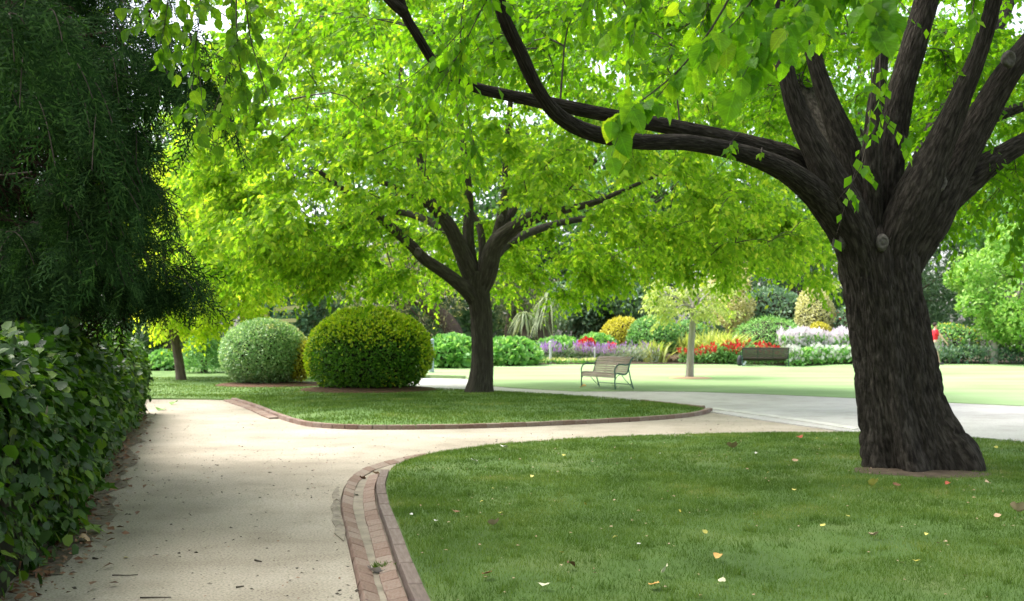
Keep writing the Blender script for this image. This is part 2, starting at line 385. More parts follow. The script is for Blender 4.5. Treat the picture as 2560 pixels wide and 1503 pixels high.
lm('strap_leaf', (.10, .16, .06), (.2, .25, .11), (.32, .36, .2))
lm('red_flower', (.42, .02, .02), (.58, .03, .03), (.66, .08, .06), t=(1.2, 1, 1))
lm('purple_flower', (0.299, 0.138, 0.414), (0.437, 0.230, 0.575), (0.575, 0.391, 0.690), t=(1.2, 1, 1.2))
lm('lilac_flower', (.6, .54, .6), (.74, .69, .72), (.82, .79, .8), t=(1.1, 1, 1.1))
lm('white_flower', (.62, .6, .58), (.78, .77, .74), (.85, .84, .8), t=(1, 1, 1))
lm('spire_flower', (.26, .24, .24), (.40, .37, .37), (.5, .46, .46), t=(1, 1, 1))
lm('straw', (.40, .30, .2), (.52, .42, .3), (.6, .5, .38), t=(1, 1, 1))
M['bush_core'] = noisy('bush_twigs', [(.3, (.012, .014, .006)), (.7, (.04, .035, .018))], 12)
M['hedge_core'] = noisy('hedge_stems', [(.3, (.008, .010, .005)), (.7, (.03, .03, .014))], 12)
M['bench_wood'] = noisy('bench_slats', [(.3, (.40, .27, .25)), (.7, (.55, .42, .395))], 6, 6, rough=.5, stretch=(.3, 3, 3), spec=.5)
M['bench_dark'] = noisy('dark_bench_slats', [(.3, (.03, .02, .02)), (.7, (.062, .042, .04))], 6, 6, rough=.5, stretch=(.3, 3, 3), spec=.5)
M['iron'] = plain('green_iron', (.055, .13, .12), .4, .2)
M['iron_dark'] = plain('dark_green_iron', (.01, .045, .032), .45, .1)
M['teal'] = plain('teal_paint', (.05, .16, .19), .4)
M['sign_yellow'] = plain('cream_sign_paint', (.62, .52, .27), .5)
M['post_white'] = plain('white_post_paint', (.48, .49, .48), .5)
M['post_grey'] = plain('grey_post_paint', (.30, .37, .42), .5)
M['skin'] = plain('skin', (.55, .36, .27), .5)
M['shirt'] = noisy('red_cloth', [(.3, (.55, .02, .035)), (.7, (.66, .035, .05))], 12)
M['shorts'] = noisy('grey_cloth', [(.3, (.30, .29, .27)), (.7, (.40, .385, .36))], 12)
M['hair'] = noisy('dark_hair', [(.3, (.02, .014, .01)), (.7, (.05, .036, .028))], 30)
M['shoe'] = plain('shoe', (.06, .06, .065), .6)
M['eye'] = plain('eye', (.03, .025, .02), .3)
M['bag_dark'] = plain('dark_fabric', (.018, .02, .024), .7)
M['bag_pale'] = plain('pale_fabric', (.62, .66, .74), .6)
def dead_leaf(name, a, b): M[name] = noisy(name, [(.3, a), (.7, b)], 40, rough=.6, obj_var=.4)
dead_leaf('leaf_brown', (.13, .06, .03), (.26, .14, .08)); dead_leaf('leaf_tan', (.34, .22, .13), (.48, .36, .25))
dead_leaf('leaf_yellow', (.42, .36, .05), (.56, .50, .14)); dead_leaf('leaf_pale', (.52, .48, .30), (.66, .63, .45)); dead_leaf('leaf_white', (.46, .44, .40), (.62, .6, .55))
dead_leaf('leaf_red', (.22, .04, .02), (.34, .08, .04)); dead_leaf('leaf_green', (.07, .16, .02), (.12, .22, .03)); dead_leaf('leaf_orange', (.5, .24, .05), (.62, .36, .12))

# ------------------------------------------------------------------ the ground
def terrain(x, y):
    x = np.asarray(x, float); y = np.asarray(y, float)
    z = .017 * np.clip(y - 33, 0, 30) + .02 * np.clip(y - 63, 0, 200) * 0
    z = z - .20 * np.exp(-(((x - 11.2) / 2.0) ** 2 + ((y - 47.6) / 1.3) ** 2))
    return z
def sheet(name, poly, zf, mat, step, thick=.0, parent=None, skirt=0.0, kind='structure'):
    """triangulated plan polygon with inner points; zf(x,y,dist_to_edge) gives the height; skirt drops a side wall"""
    poly = even(np.vstack((poly, poly[:1])), step)[:-1]
    lo, hi = poly.min(0), poly.max(0)
    gx, gy = np.meshgrid(np.arange(lo[0], hi[0], step * 1.3), np.arange(lo[1], hi[1], step * 1.3))
    g = np.stack((gx.ravel(), gy.ravel()), 1) + RNG.uniform(-.3, .3, (gx.size, 2)) * step
    g = g[in_poly(g, poly)]
    if len(g): g = g[dist_poly(g, poly) > step * .5]
    ring2 = []
    pts = np.vstack((poly, g)) if len(g) else poly
    n = len(poly)
    v, e, f, *_ = delaunay_2d_cdt([Vector(p) for p in pts], [(i, (i + 1) % n) for i in range(n)], [], 1, 1e-5)
    v = np.array([tuple(q) for q in v])
    d = dist_poly(v, poly)
    z = zf(v[:, 0], v[:, 1], d)
    V = np.column_stack((v, z)); F = [tuple(x) for x in f]
    if skirt:
        e0 = len(V); b = np.column_stack((poly, zf(poly[:, 0], poly[:, 1], np.zeros(n)))); lowb = b.copy(); lowb[:, 2] -= skirt
        V = np.vstack((V, b, lowb))
        F += [(e0 + i, e0 + (i + 1) % n, e0 + n + (i + 1) % n, e0 + n + i) for i in range(n)]
    o = mk(name, V, F, mat, parent, smooth=False)
    o['kind'] = kind
    return o, poly
def xy(pts, z=.1): return np.array([G(a, b, z)[:2] for a, b in pts])

S = 300.0
mk('ground', [(-S, -30, -.12), (S, -30, -.12), (S, 2 * S, -.12), (-S, 2 * S, -.12)], [(0, 1, 2, 3)], M['soil'])['kind'] = 'structure'

# surveyed lines (plan)
KERB_IN = xy([(1077, 1503), (1046, 1440), (1012, 1357), (990, 1300), (979, 1281), (967, 1235), (965, 1210), (973, 1178)], .1)      # grass side of the kerb
k0 = KERB_IN[0] + (KERB_IN[0] - KERB_IN[1]) * np.array([[1.0], [3.0], [8.0]])
KERB_IN = spline(np.vstack((k0[::-1], KERB_IN)), 80)
LAWN_TOP = xy([(985, 1164), (1020, 1150), (1100, 1131), (1240, 1113), (1400, 1101), (1600, 1092), (1900, 1085), (2150, 1084), (2400, 1094), (2560, 1108), (2760, 1128)], .1)
OUT = xy([(900, 1503), (889, 1450), (878, 1400), (868, 1357), (852, 1290), (850, 1262), (857, 1226), (872, 1200), (893, 1183), (930, 1167), (989, 1151), (1060, 1139)], .05)
o0 = OUT[0] + (OUT[0] - OUT[1]) * np.array([[1.0], [3.0], [9.0]])
OUT = spline(np.vstack((o0[::-1], OUT)), 110)
ISL_FRONT = xy([(590, 997), (650, 1016), (700, 1036), (745, 1050), (800, 1060), (900, 1065), (1060, 1065), (1240, 1061), (1420, 1054), (1600, 1045), (1700, 1037), (1745, 1030), (1768, 1023)], .1)
ISL_BACK = xy([(1752, 1018), (1700, 1013), (1600, 1002), (1480, 992), (1350, 984), (1220, 978), (1120, 974), (1050, 970), (980, 962)], .1)
PAVE_FAR = xy([(900, 950), (1000, 945), (1090, 943), (1165, 945), (1185, 952), (1210, 962), (1300, 969), (1440, 976), (1600, 975), (1720, 976), (1900, 982), (2150, 993), (2360, 1003), (2560, 1012), (2800, 1022)], .1)

front_poly = np.vstack((KERB_IN, LAWN_TOP, [(13, 14.0), (13, 1.0), (KERB_IN[0][0], 1.0)]))
gravel_poly = np.vstack(([(-14, 0.2), (OUT[0][0], 0.2)], OUT, [(2.2, 11.3), (4, 9.5), (16, 9.5), (16, 34), (-14, 34)]))
isl_poly = np.vstack(([(-14, 28.6)], xy([(300, 994), (400, 994), (500, 994)]), ISL_FRONT, ISL_BACK, xy([(880, 955), (800, 950)]), [(-9, 52), (-30, 56), (-30, 29)]))
far_poly = np.vstack((PAVE_FAR, [(24, 23.0), (90, 20), (90, 120), (-90, 120), (-90, 60), (-30, 57.5), (-9, 53.5)]))
pave_poly = np.vstack((PAVE_FAR[::-1], [(-7.5, 43.0)], xy([(960, 966), (1050, 975), (1220, 984), (1480, 998), (1700, 1017), (1770, 1024), (1900, 1044), (2060, 1066), (2150, 1078), (2400, 1100), (2600, 1125)]), [(14, 14), (24, 18)]))

def gz(x, y, d): return .05 + .018 * fbm(np.stack((x * .35, y * .35, 0 * x), -1), 2)
sheet('gravel_path', gravel_poly, gz, M['gravel'], .7, skirt=.1)
def pz(x, y, d): return .068 + .012 * fbm(np.stack((x * .3, y * .3, 0 * x), -1), 2)
sheet('paved_path', pave_poly, pz, M['paving'], .7, skirt=.03)
strip_c = even(xy([(1775, 1022), (1860, 1033), (2000, 1052), (2150, 1076)], .06), .5)
tn = unit(np.gradient(strip_c, axis=0)); nn = np.stack((-tn[:, 1], tn[:, 0]), 1)
sheet('drain_strip', np.vstack((strip_c + nn * .13, (strip_c - nn * .13)[::-1])), lambda x, y, d: .085 + 0 * x, M['concrete'], .4, skirt=.05)
def lawn_z(h):
    def f(x, y, d): return h + .035 * np.clip(d / .25, 0, 1) ** .6 + .05 * fbm(np.stack((x * .3, y * .3, 0 * x + 3), -1), 2) * np.clip(d / .8, 0, 1)
    return f
FZ = lawn_z(.10); IZ0 = lawn_z(.085)
def IZ(x, y, d): return IZ0(x, y, d) + terrain(x, y) + .05 * np.clip(d / 1.6, 0, 1)
def LZ(x, y, d): return .08 + .03 * np.clip(d / .4, 0, 1) + terrain(x, y)
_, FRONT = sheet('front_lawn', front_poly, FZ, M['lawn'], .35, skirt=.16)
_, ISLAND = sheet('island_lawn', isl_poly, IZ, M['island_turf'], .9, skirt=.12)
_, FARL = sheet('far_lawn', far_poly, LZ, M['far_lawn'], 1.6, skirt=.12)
def gnd(x, y):
    """height of whatever surface is at (x, y)"""
    p = np.array([[x, y]], float)
    for poly, f in ((FRONT, FZ), (ISLAND, IZ), (FARL, LZ)):
        if in_poly(p, poly)[0]: return float(f(p[:, 0], p[:, 1], dist_poly(p, poly))[0])
    if in_poly(p, pave_poly)[0]: return .07
    return .05

# ------------------------------------------------------------------ grass blades
def blades(name, pts, z, hmin, hmax, w, mat, lean=.5):
    n = len(pts); a = RNG.uniform(0, 2 * np.pi, n); h = RNG.uniform(hmin, hmax, n); l = RNG.uniform(0, lean, n) * h
    b = np.column_stack((pts, z)); side = np.stack((np.cos(a), np.sin(a), 0 * a), 1) * (w * RNG.uniform(.6, 1.3, n))[:, None]
    la = RNG.uniform(0, 2 * np.pi, n)
    tip = b + np.stack((np.cos(la) * l, np.sin(la) * l, h), 1)
    V = np.stack((b - side, b + side, tip), 1).reshape(-1, 3)
    o = mk(name, V, np.arange(3 * n).reshape(-1, 3), mat); o['kind'] = 'stuff'; return o
def scatter(poly, n, y0, y1, x0, x1, margin=0.0):
    p = np.stack((RNG.uniform(x0, x1, n), RNG.uniform(y0, y1, n)), 1)
    p = p[np.abs(p[:, 0]) < .5 * p[:, 1] + 1.6]
    p = p[in_poly(p, poly)]; d = dist_poly(p, poly); return p[d > margin], d[d > margin]
BIGT = np.array(G(2290, 1188, .1)[:2])
def grassy(poly, zf, zones, mat, name, clear=()):
    allp, allz, hs = [], [], []
    for n, y0, y1, x0, x1, hm, hx, w in zones:
        p, d = scatter(poly, n, y0, y1, x0, x1, .01)
        f = fbm(np.column_stack((p * 1.3, 0 * p[:, 0])), 3) + .5
        keep = RNG.random(len(p)) < np.clip(.25 + 1.6 * (f - .25), .3, 1)
        keep &= (fbm(np.column_stack((p * .55, 0 * p[:, 0] + 20)), 3) < .16) | (RNG.random(len(p)) < .35)
        for c, r in clear: keep &= np.linalg.norm(p - c, axis=1) > r * (1 + .35 * (f - .5) * 3) * RNG.uniform(.5, 1.15, len(p))
        p, d = p[keep], d[keep]
        allp.append(p); allz.append(zf(p[:, 0], p[:, 1], d) - .004); hs.append((len(p), hm, hx, w))
    V, k = [], 0
    P_, Z_ = np.vstack(allp), np.concatenate(allz); n = len(P_)
    hm = np.concatenate([np.full(c, a) for c, a, b, w in hs]); hx = np.concatenate([np.full(c, b) for c, a, b, w in hs]); w = np.concatenate([np.full(c, ww) for c, a, b, ww in hs])
    a = RNG.uniform(0, 2 * np.pi, n); h = hm + (hx - hm) * RNG.random(n) ** 1.5 * (.6 + .8 * (fbm(np.column_stack((P_ * .9, 0 * Z_ + 5)), 2) + .5)); l = RNG.uniform(.1, .9, n) * h; la = RNG.uniform(0, 2 * np.pi, n)
    b = np.column_stack((P_, Z_)); side = np.stack((np.cos(a), np.sin(a), 0 * a), 1) * (w * RNG.uniform(.6, 1.3, n))[:, None]
    tip = b + np.stack((np.cos(la) * l, np.sin(la) * l, h), 1)
    V = np.stack((b - side, b + side, tip), 1).reshape(-1, 3)
    o = mk(name, V, np.arange(3 * n).reshape(-1, 3), mat); o['kind'] = 'stuff'; return o
grassy(FRONT, FZ, [(190000, 5.4, 8.5, -1.6, 6.0, .014, .04, .0022), (230000, 8.5, 11.5, -2, 7.5, .014, .04, .003), (250000, 11.5, 17, -3, 11, .016, .042, .0045)], M['grass'], 'grass_blades', [(BIGT, .62)])
grassy(ISLAND, IZ, [(180000, 18, 27, -9, 9, .025, .055, .008), (70000, 27, 36, -14, 4, .02, .045, .012)], M['grass'], 'grass_blades')

tp_, td_ = scatter(FRONT, 900, 6, 17, -3, 10, .05); nt_ = 34; tc2 = np.repeat(tp_, nt_, 0) + RNG.normal(0, .035, (len(tp_) * nt_, 2)); k_ = in_poly(tc2, FRONT) & (np.linalg.norm(tc2 - BIGT, axis=1) > .75); tc2 = tc2[k_]
blades('grass_tussocks', tc2, FZ(tc2[:, 0], tc2[:, 1], dist_poly(tc2, FRONT)), .03, .065, .003, M['grass'], .9)
# ------------------------------------------------------------------ brick gutter and kerbs
def chamfer_unit():
    c = .06; V = []
    for z, s in ((-.5, 1 - c * .3), (.5 - c * 1.6, 1), (.5, 1 - c)):
        V += [(-.5 * s, -.5 * s, z), (.5 * s, -.5 * s, z), (.5 * s, .5 * s, z), (-.5 * s, .5 * s, z)]
    F = [(3, 2, 1, 0), (8, 9, 10, 11)]
    for r in (0, 4):
        F += [(r + i, r + (i + 1) % 4, r + 4 + (i + 1) % 4, r + 4 + i) for i in range(4)]
    return np.array(V), F
_bv, _bf = chamfer_unit()
BRICK_ME = []
for i in range(4):
    j = _bv + np.random.default_rng(i).uniform(-.018, .018, _bv.shape)
    BRICK_ME.append(raw_mesh('brick', j, _bf)); BRICK_ME[-1].materials.append(M['brick'])
KERB_ME = raw_mesh('kerb_stone', _bv, _bf); KERB_ME.materials.append(M['kerb'])
def place_block(name, me, parent, c, tang, across_tilt, size):
    """box: x along tang, y across (to the left of tang), z up, tilted about the tangent"""
    t = np.array((tang[0], tang[1], 0.0)); t /= np.linalg.norm(t); s = np.array((-t[1], t[0], 0.0)); u = np.array((0, 0, 1.0))
    ca, sa = math.cos(across_tilt), math.sin(across_tilt); s2 = s * ca + u * sa; u2 = -s * sa + u * ca
    m = Matrix(((t[0] * size[0], s2[0] * size[1], u2[0] * size[2], 0), (t[1] * size[0], s2[1] * size[1], u2[1] * size[2], 0), (t[2] * size[0], s2[2] * size[1], u2[2] * size[2], 0), (0, 0, 0, 1)))
    o = bpy.data.objects.new(name, me); m.translation = Vector(tuple(np.array(c) - wloc(parent))); link(o, parent); o.matrix_local = m; return o
gut = bpy.data.objects.new('brick_gutter', None); gut.location = (-1.0, 8.5, .05); COL.objects.link(gut); tag(gut, kind='structure')
def offset(pl, d):
    t = unit(np.gradient(pl, axis=0)); return pl + np.stack((-t[:, 1], t[:, 0]), 1) * d
def row(pl, zc, step, width, thick, tilt, me_list, name, parent, gap=.007, y_from=3.5, y_to=99, jitter=.003):
    p = even(pl, step); k = 0
    for i in range(len(p) - 1):
        c = (p[i] + p[i + 1]) / 2
        if c[1] < y_from or c[1] > y_to: continue
        L = np.linalg.norm(p[i + 1] - p[i]) - gap
        me = random.choice(me_list); k += 1
        place_block(name, me, parent, (c[0] + random.uniform(-jitter, jitter), c[1], zc + random.uniform(-jitter, jitter)), p[i + 1] - p[i], tilt + random.uniform(-.03, .03), (L, width, thick))
    return k
kin = even(KERB_IN[:], .05)
row(offset(kin, .05), .056, .62, .09, .13, 0, [KERB_ME], 'kerb_stone', gut, gap=.008, y_from=4)
row(offset(kin, .16), .022, .25, .115, .09, -.20, BRICK_ME, 'brick', gut, y_from=4)
oul = even(OUT, .05)
row(offset(oul, -.055), .022, .25, .105, .09, .34, BRICK_ME, 'brick', gut, y_from=4, y_to=14.3)
ch = np.vstack((offset(oul, -.01)[::4], offset(kin, .005)[::-4]))
ch = ch[ch[:, 1] > 3.2]
sheet('gutter_channel', ch, lambda x, y, d: .040 + .02 * fbm(np.stack((x * 4, y * 4, 0 * x), -1), 2), M['mortar'], .1, parent=None)
kb = bpy.data.objects.new('brick_kerb', None); kb.location = tuple(G(1200, 1062, .05)); COL.objects.link(kb); tag(kb, kind='structure')
isf = even(spline(ISL_FRONT, 160), .05)
row(offset(isf, -.055), .075, .235, .105, .1, 0, BRICK_ME, 'brick', kb)
left_part = isf[isf[:, 0] < -4.2]
row(offset(left_part, -.20), .055, .235, .17, .06, .05, BRICK_ME, 'brick', kb)
isb = even(spline(ISL_BACK[:3], 30), .05)
row(offset(isb, -.06), .075, .235, .11, .1, 0, BRICK_ME, 'brick', kb)
# broken concrete haunch beside the gutter
hz = xy([(846, 1215), (836, 1228), (829, 1240), (834, 1256), (826, 1270), (833, 1288), (829, 1304), (838, 1318), (836, 1336), (848, 1346), (860, 1356), (864, 1330), (852, 1285), (850, 1250)], .05)
sheet('concrete_haunch', hz, lambda x, y, d: .062 + .05 * np.clip(d / .04, 0, 1) * (.5 + fbm(np.stack((x * 9, y * 9, 0 * x), -1), 3)), M['haunch'], .06, skirt=.03)

# ------------------------------------------------------------------ trees
def limb_pts(spec, base=None):
    """spec rows: px, py, depth, width_px -> world points and radii"""
    p = np.array([P(a, b, Y) for a, b, Y, w in spec]); r = np.array([w * Y / FPX / 2 for a, b, Y, w in spec]); return p, r
BARK = {}
def bark_tube(pts, rad, ns=20, step=.09, amp=.10, freq=2.2, flare=0.0, seed=0, flutes=5, tall=.6, fiss=0.0, foot=None):
    q = spline(np.column_stack((pts, rad)), max(12, int(np.linalg.norm(np.diff(pts, axis=0), axis=1).sum() / step)))
    z0 = q[0, 2]
    def ring(a, p):
        h = p[..., 2] - z0 if foot is None else np.clip(p[..., 2] - foot, -.05, 99)
        u = np.stack((np.cos(a) * 1.2 + 0 * h, np.sin(a) * 1.2 + 0 * h, h * .55 + 0 * a), -1)
        r = 1 + amp * 2 * fbm(u * freq + seed, 3)
        if fiss:
            w = np.stack((np.cos(a) * 3.4 + 0 * h, np.sin(a) * 3.4 + 0 * h, (h + np.hypot(p[..., 0] - p[0, 0, 0], p[..., 1] - p[0, 0, 1])) * 1.5 + 0 * a), -1)
            w = w + .35 * fbm(w * 1.1, 2)[..., None]
            g = 1 - np.abs(noise3(w * 2.2 + seed) - .5) * 5; g2 = 1 - np.abs(noise3(w * 4.5 + seed + 9) - .5) * 5
            r = r * (1 - fiss * np.clip(g, 0, 1) - .5 * fiss * np.clip(g2, 0, 1) + .3 * fiss * fbm(w * 6, 2))
        if flare:
            e = np.exp(-np.clip(h, 0, 9) / tall); r = r * (1 + flare * e * (.45 + .55 * np.cos(flutes * a + seed + 1.5 * np.sin(a * 2 + seed))) )
            r = r * (1 + .055 * np.cos(flutes * a + seed + h * .5) + .03 * np.cos((flutes * 2 + 1) * a + seed * 3 - h * .8))
        return r
    V, F = tube(q[:, :3], q[:, 3], ns, True, ring)
    L = np.concatenate(([0], np.cumsum(np.linalg.norm(np.diff(q[:, :3], axis=0), axis=1)))); a = np.linspace(0, 2 * np.pi, ns, endpoint=False); R_ = float(np.max(q[:len(q) // 2 + 1, 3]))
    BARK[id(V)] = (V, np.stack((np.cos(a)[None] * R_ + 0 * L[:, None] + seed, np.sin(a)[None] * R_ + 0 * L[:, None], L[:, None] + 0 * a[None]), -1).reshape(-1, 3))
    return V, F
def scar(parent, c, nrm, r, hollow=True):
    V, F = lathe([(r * 1.35, -r * .7), (r * 1.2, -.1 * r), (r, r * .14), (r * .8, r * .17), (r * .66, r * .06), (r * .55, -r * .08)], 18)
    R = np.array(Vector(nrm).to_track_quat('Z', 'Y').to_matrix())
    V = V * (1 + .7 * fbm(V * 14 + c * 3, 3)[:, None]) * (1, 1.25, 1)
    o = mk('pruning_scar', V @ R.T + c, F, M['scar'], parent, True)
    V, F = lathe([(r * .72, -r * .16), (r * .68, r * (-.1 if hollow else .05)), (.001, r * (-.2 if hollow else .08))], 14)
    mk('scar_core', V @ R.T + c, F, M['scar_dark' if hollow else 'scar'], o, True)

def leaf_spray(p0, d, L, n, size, rng, droop=.3, jit=.35):
    """arrays of twiglets (m,3) -> leaves set alternately along each; returns pos, dir, normal, size and the twig ends"""
    m = len(p0); s = np.linspace(.12, 1, n)[None, :] + rng.uniform(-.04, .04, (m, n)); up = np.array((0, 0, 1.0))
    pos = p0[:, None] + d[:, None] * (L[:, None] * s)[..., None] - up * (droop * L[:, None] * s ** 2)[..., None]
    tg = unit(d[:, None] - up * (2 * droop * s)[..., None])
    side = unit(np.cross(tg, up)); sg = np.where(np.arange(n) % 2, 1.0, -1.0)[None, :, None]
    ld = unit(tg * .5 + side * sg * .7 - up * rng.uniform(.15, 1.15, (m, n, 1)) + rng.normal(0, .3, (m, n, 3)))
    nr = unit(up * .75 + rng.normal(0, jit + .25, (m, n, 3)) + tg * .3)
    sz = size * rng.uniform(.62, 1.25, (m, n))
    tip = p0 + d * L[:, None] - up * (droop * L)[:, None]
    return pos.reshape(-1, 3), ld.reshape(-1, 3), nr.reshape(-1, 3), sz.ravel(), tip
def crown(limbs, centres, origin, rng, ntw=10, nleaf=9, size=.085, tl=.75, droop=.3, keep=None, br=.018):
    """branches from the nearest limb point to each foliage centre, twiglets round its end, leaves on the twiglets"""
    LP = np.vstack([spline(p, 14)[4:] for p, r in limbs])
    segs0, segs1, r0, r1 = [], [], [], []; TP, TD, TL = [], [], []
    centres = np.asarray(centres); LPn = len(LP)
    near = np.array([np.min(np.sum((LP - c) ** 2, 1)) for c in centres]); buf = np.zeros((LPn + 3 * len(centres), 3)); buf[:LPn] = LP
    for c in centres[np.argsort(near)]:
        LP = buf[:LPn]; dv = LP - c; cost = np.linalg.norm(dv, axis=1) + .6 * np.clip(dv[:, 2], 0, 9); a = LP[np.argmin(cost)]
        d = np.linalg.norm(c - a); mid = (a + c) / 2 + np.array((0, 0, .12 * d)) + rng.normal(0, .06 * d, 3)
        q = spline(np.array([a, mid, c]), 6); buf[LPn:LPn + 3] = q[2:5]; LPn += 3
        rr = np.linspace(min(.03, .008 + br * d * .3), .004, 6)
        segs0 += list(q[:-1]); segs1 += list(q[1:]); r0 += list(rr[:-1]); r1 += list(rr[1:])
        out = c - origin; out = out / np.linalg.norm(out); az = math.atan2(out[1], out[0])
        t = rng.uniform(.5, 1, ntw) ** .7; base = np.stack([np.interp(t * 5, np.arange(6), q[:, k]) for k in range(3)], 1)
        aa = az + rng.normal(0, 1.0, ntw); el = rng.normal(.0, .35, ntw) + .25 * out[2]
        TP.append(base); TD.append(np.stack((np.cos(aa) * np.cos(el), np.sin(aa) * np.cos(el), np.sin(el)), 1)); TL.append(tl * rng.uniform(.5, 1.25, ntw))
    TP, TD, TL = np.vstack(TP), np.vstack(TD), np.concatenate(TL)
    pos, ld, nr, sz, tip = leaf_spray(TP, TD, TL, nleaf, size, rng, droop)
    if keep is not None:
        k = keep(pos); pos, ld, nr, sz = pos[k], ld[k], nr[k], sz[k]
        k = keep(tip); TP, tip = TP[k], tip[k]
    S0, S1 = np.vstack((np.array(segs0), TP)), np.vstack((np.array(segs1), tip))
    ra, rb = np.concatenate((r0, np.full(len(TP), .003))), np.concatenate((r1, np.full(len(TP), .0012)))
    return (pos, ld, nr, sz), strips3(S0, S1, ra, rb)

# ---- the big elm at the front
BY = 12.35
big = thing('elm_tree', 'big dark-barked elm with many spreading limbs on the shaded front lawn', 'tree', (*BIGT, .08))
tr, trr = limb_pts([(2294, 1228, BY, 228), (2291, 1170, BY, 220), (2272, 1100, BY, 216), (2250, 1000, BY, 198), (2235, 900, BY, 190), (2218, 800, BY, 184), (2202, 700, BY, 186), (2197, 645, BY + .03, 182), (2199, 590, BY + .15, 140), (2202, 530, BY + .3, 30)])
V, F = bark_tube(tr, trr, 150, .022, .085, 2.6, .46, 1.3, 5, .40, fiss=.055, foot=.12)
mk('trunk', V, F, M['bark'], big, True)
BL = {
 'a': [(2172, 775, BY + .05, 78), (2150, 680, BY, 96), (2125, 590, BY - .1, 108), (2045, 492, BY - .4, 104), (1960, 425, BY - .8, 92), (1850, 382, BY - 1.2, 82), (1720, 357, BY - 1.7, 74), (1600, 354, BY - 2.1, 72), (1480, 332, BY - 2.5, 74), (1400, 292, BY - 2.8, 68), (1345, 225, BY - 3, 50), (1300, 130, BY - 3.2, 44), (1262, 50, BY - 3.4, 42), (1235, -40, BY - 3.5, 40), (1190, -160, BY - 3.6, 32)],
 'b': [(2150, 640, BY + .2, 60), (2080, 505, BY + .2, 86), (1985, 408, BY, 78), (1850, 358, BY - .3, 70), (1700, 322, BY - .6, 64), (1560, 296, BY - .9, 62), (1400, 264, BY - 1.1, 60), (1270, 238, BY - 1.3, 52), (1180, 215, BY - 1.5, 46), (1095, 165, BY - 1.7, 42), (1045, 92, BY - 1.9, 42), (1008, 25, BY - 2, 42), (985, -60, BY - 2.1, 38), (940, -190, BY - 2.2, 30)],
 'c': [(2182, 730, BY - .12, 84), (2160, 630, BY - .22, 92), (2120, 530, BY - .3, 102), (2052, 400, BY - .35, 96), (1998, 290, BY - .3, 82), (1968, 190, BY - .3, 72), (1950, 60, BY - .2, 66), (1930, -120, BY - .1, 52)],
 'd': [(2180, 620, BY, 60), (2152, 480, BY + .1, 84), (2108, 350, BY + .2, 74), (2062, 230, BY + .3, 64), (2030, 120, BY + .4, 56), (1990, -80, BY + .6, 44)],
 'e': [(2200, 620, BY + .2, 70), (2212, 500, BY + .25, 92), (2222, 380, BY + .3, 88), (2252, 230, BY + .35, 84), (2288, 100, BY + .4, 80), (2325, -30, BY + .5, 76), (2370, -200, BY + .6, 56)],
 'f': [(2190, 600, BY - .1, 40), (2180, 430, BY - .2, 52), (2186, 290, BY - .15, 46), (2205, 150, BY - .1, 40), (2225, -30, BY, 32)],
 'g': [(2216, 735, BY - .1, 92), (2238, 620, BY - .18, 102), (2285, 500, BY - .25, 116), (2345, 370, BY - .3, 96), (2400, 245, BY - .35, 70), (2448, 130, BY - .4, 56), (2482, 10, BY - .45, 52), (2510, -150, BY - .5, 42)],
 'h': [(2222, 770, BY + .02, 100), (2255, 650, BY, 122), (2310, 545, BY, 140), (2390, 410, BY + .05, 122), (2462, 280, BY + .1, 106), (2525, 175, BY + .1, 100), (2605, 75, BY + .2, 92), (2720, -60, BY + .3, 74)],
 'i': [(2250, 640, BY + .15, 70), (2345, 515, BY + .2, 92), (2420, 450, BY + .3, 80), (2500, 392, BY + .4, 70), (2585, 345, BY + .5, 60), (2720, 290, BY + .7, 48)],
 'j': [(2310, 440, BY + .3, 26), (2420, 330, BY + .9, 30), (2520, 280, BY + 1.6, 30), (2640, 240, BY + 2.4, 26)],
 'k': [(1010, 30, BY - 2, 34), (975, 0, BY - 2.1, 30), (930, -50, BY - 2.2, 26)],
 'l': [(2150, 500, BY + .5, 60), (2050, 300, BY + 2.2, 66), (1960, 150, BY + 3.6, 58), (1880, -60, BY + 5, 44)],
 'm': [(2250, 520, BY + .5, 60), (2380, 260, BY + 2.4, 66), (2500, 40, BY + 4, 50), (2560, -120, BY + 5, 40)],
}
BIG_LIMBS = []
for i, (k, sp) in enumerate(BL.items()):
    p, r = limb_pts(sp); r = r * np.where(np.arange(len(r)) < 3, .95, .82) * np.interp(np.arange(len(r)), (2, 5) if k != 'a' else (2, 5, 9, 11), (1, .68, .7, 1.0) if k == 'a' else (1, {'a': .68, 'b': .72, 'c': .76, 'd': .78, 'h': .80}.get(k, .95))); BIG_LIMBS.append((p, r))
    V, F = bark_tube(p, r, 40, .04, .06, 3.0, 0, i * 2.1, fiss=.05)
    mk('limb', V, F, M['bark'], big, True)
front = lambda px, py, Y: P(px, py, Y)
scar(big, P(2094, 606, BY - .27), (-.8, -.55, .1), .06)
scar(big, P(2208, 606, BY - .455), (.0, -1, .05), .055, False)
scar(big, P(2350, 452, BY - .36), (.1, -1, .15), .07)
scar(big, P(2525, 146, BY - .2), (.1, -1, -.1), .06)
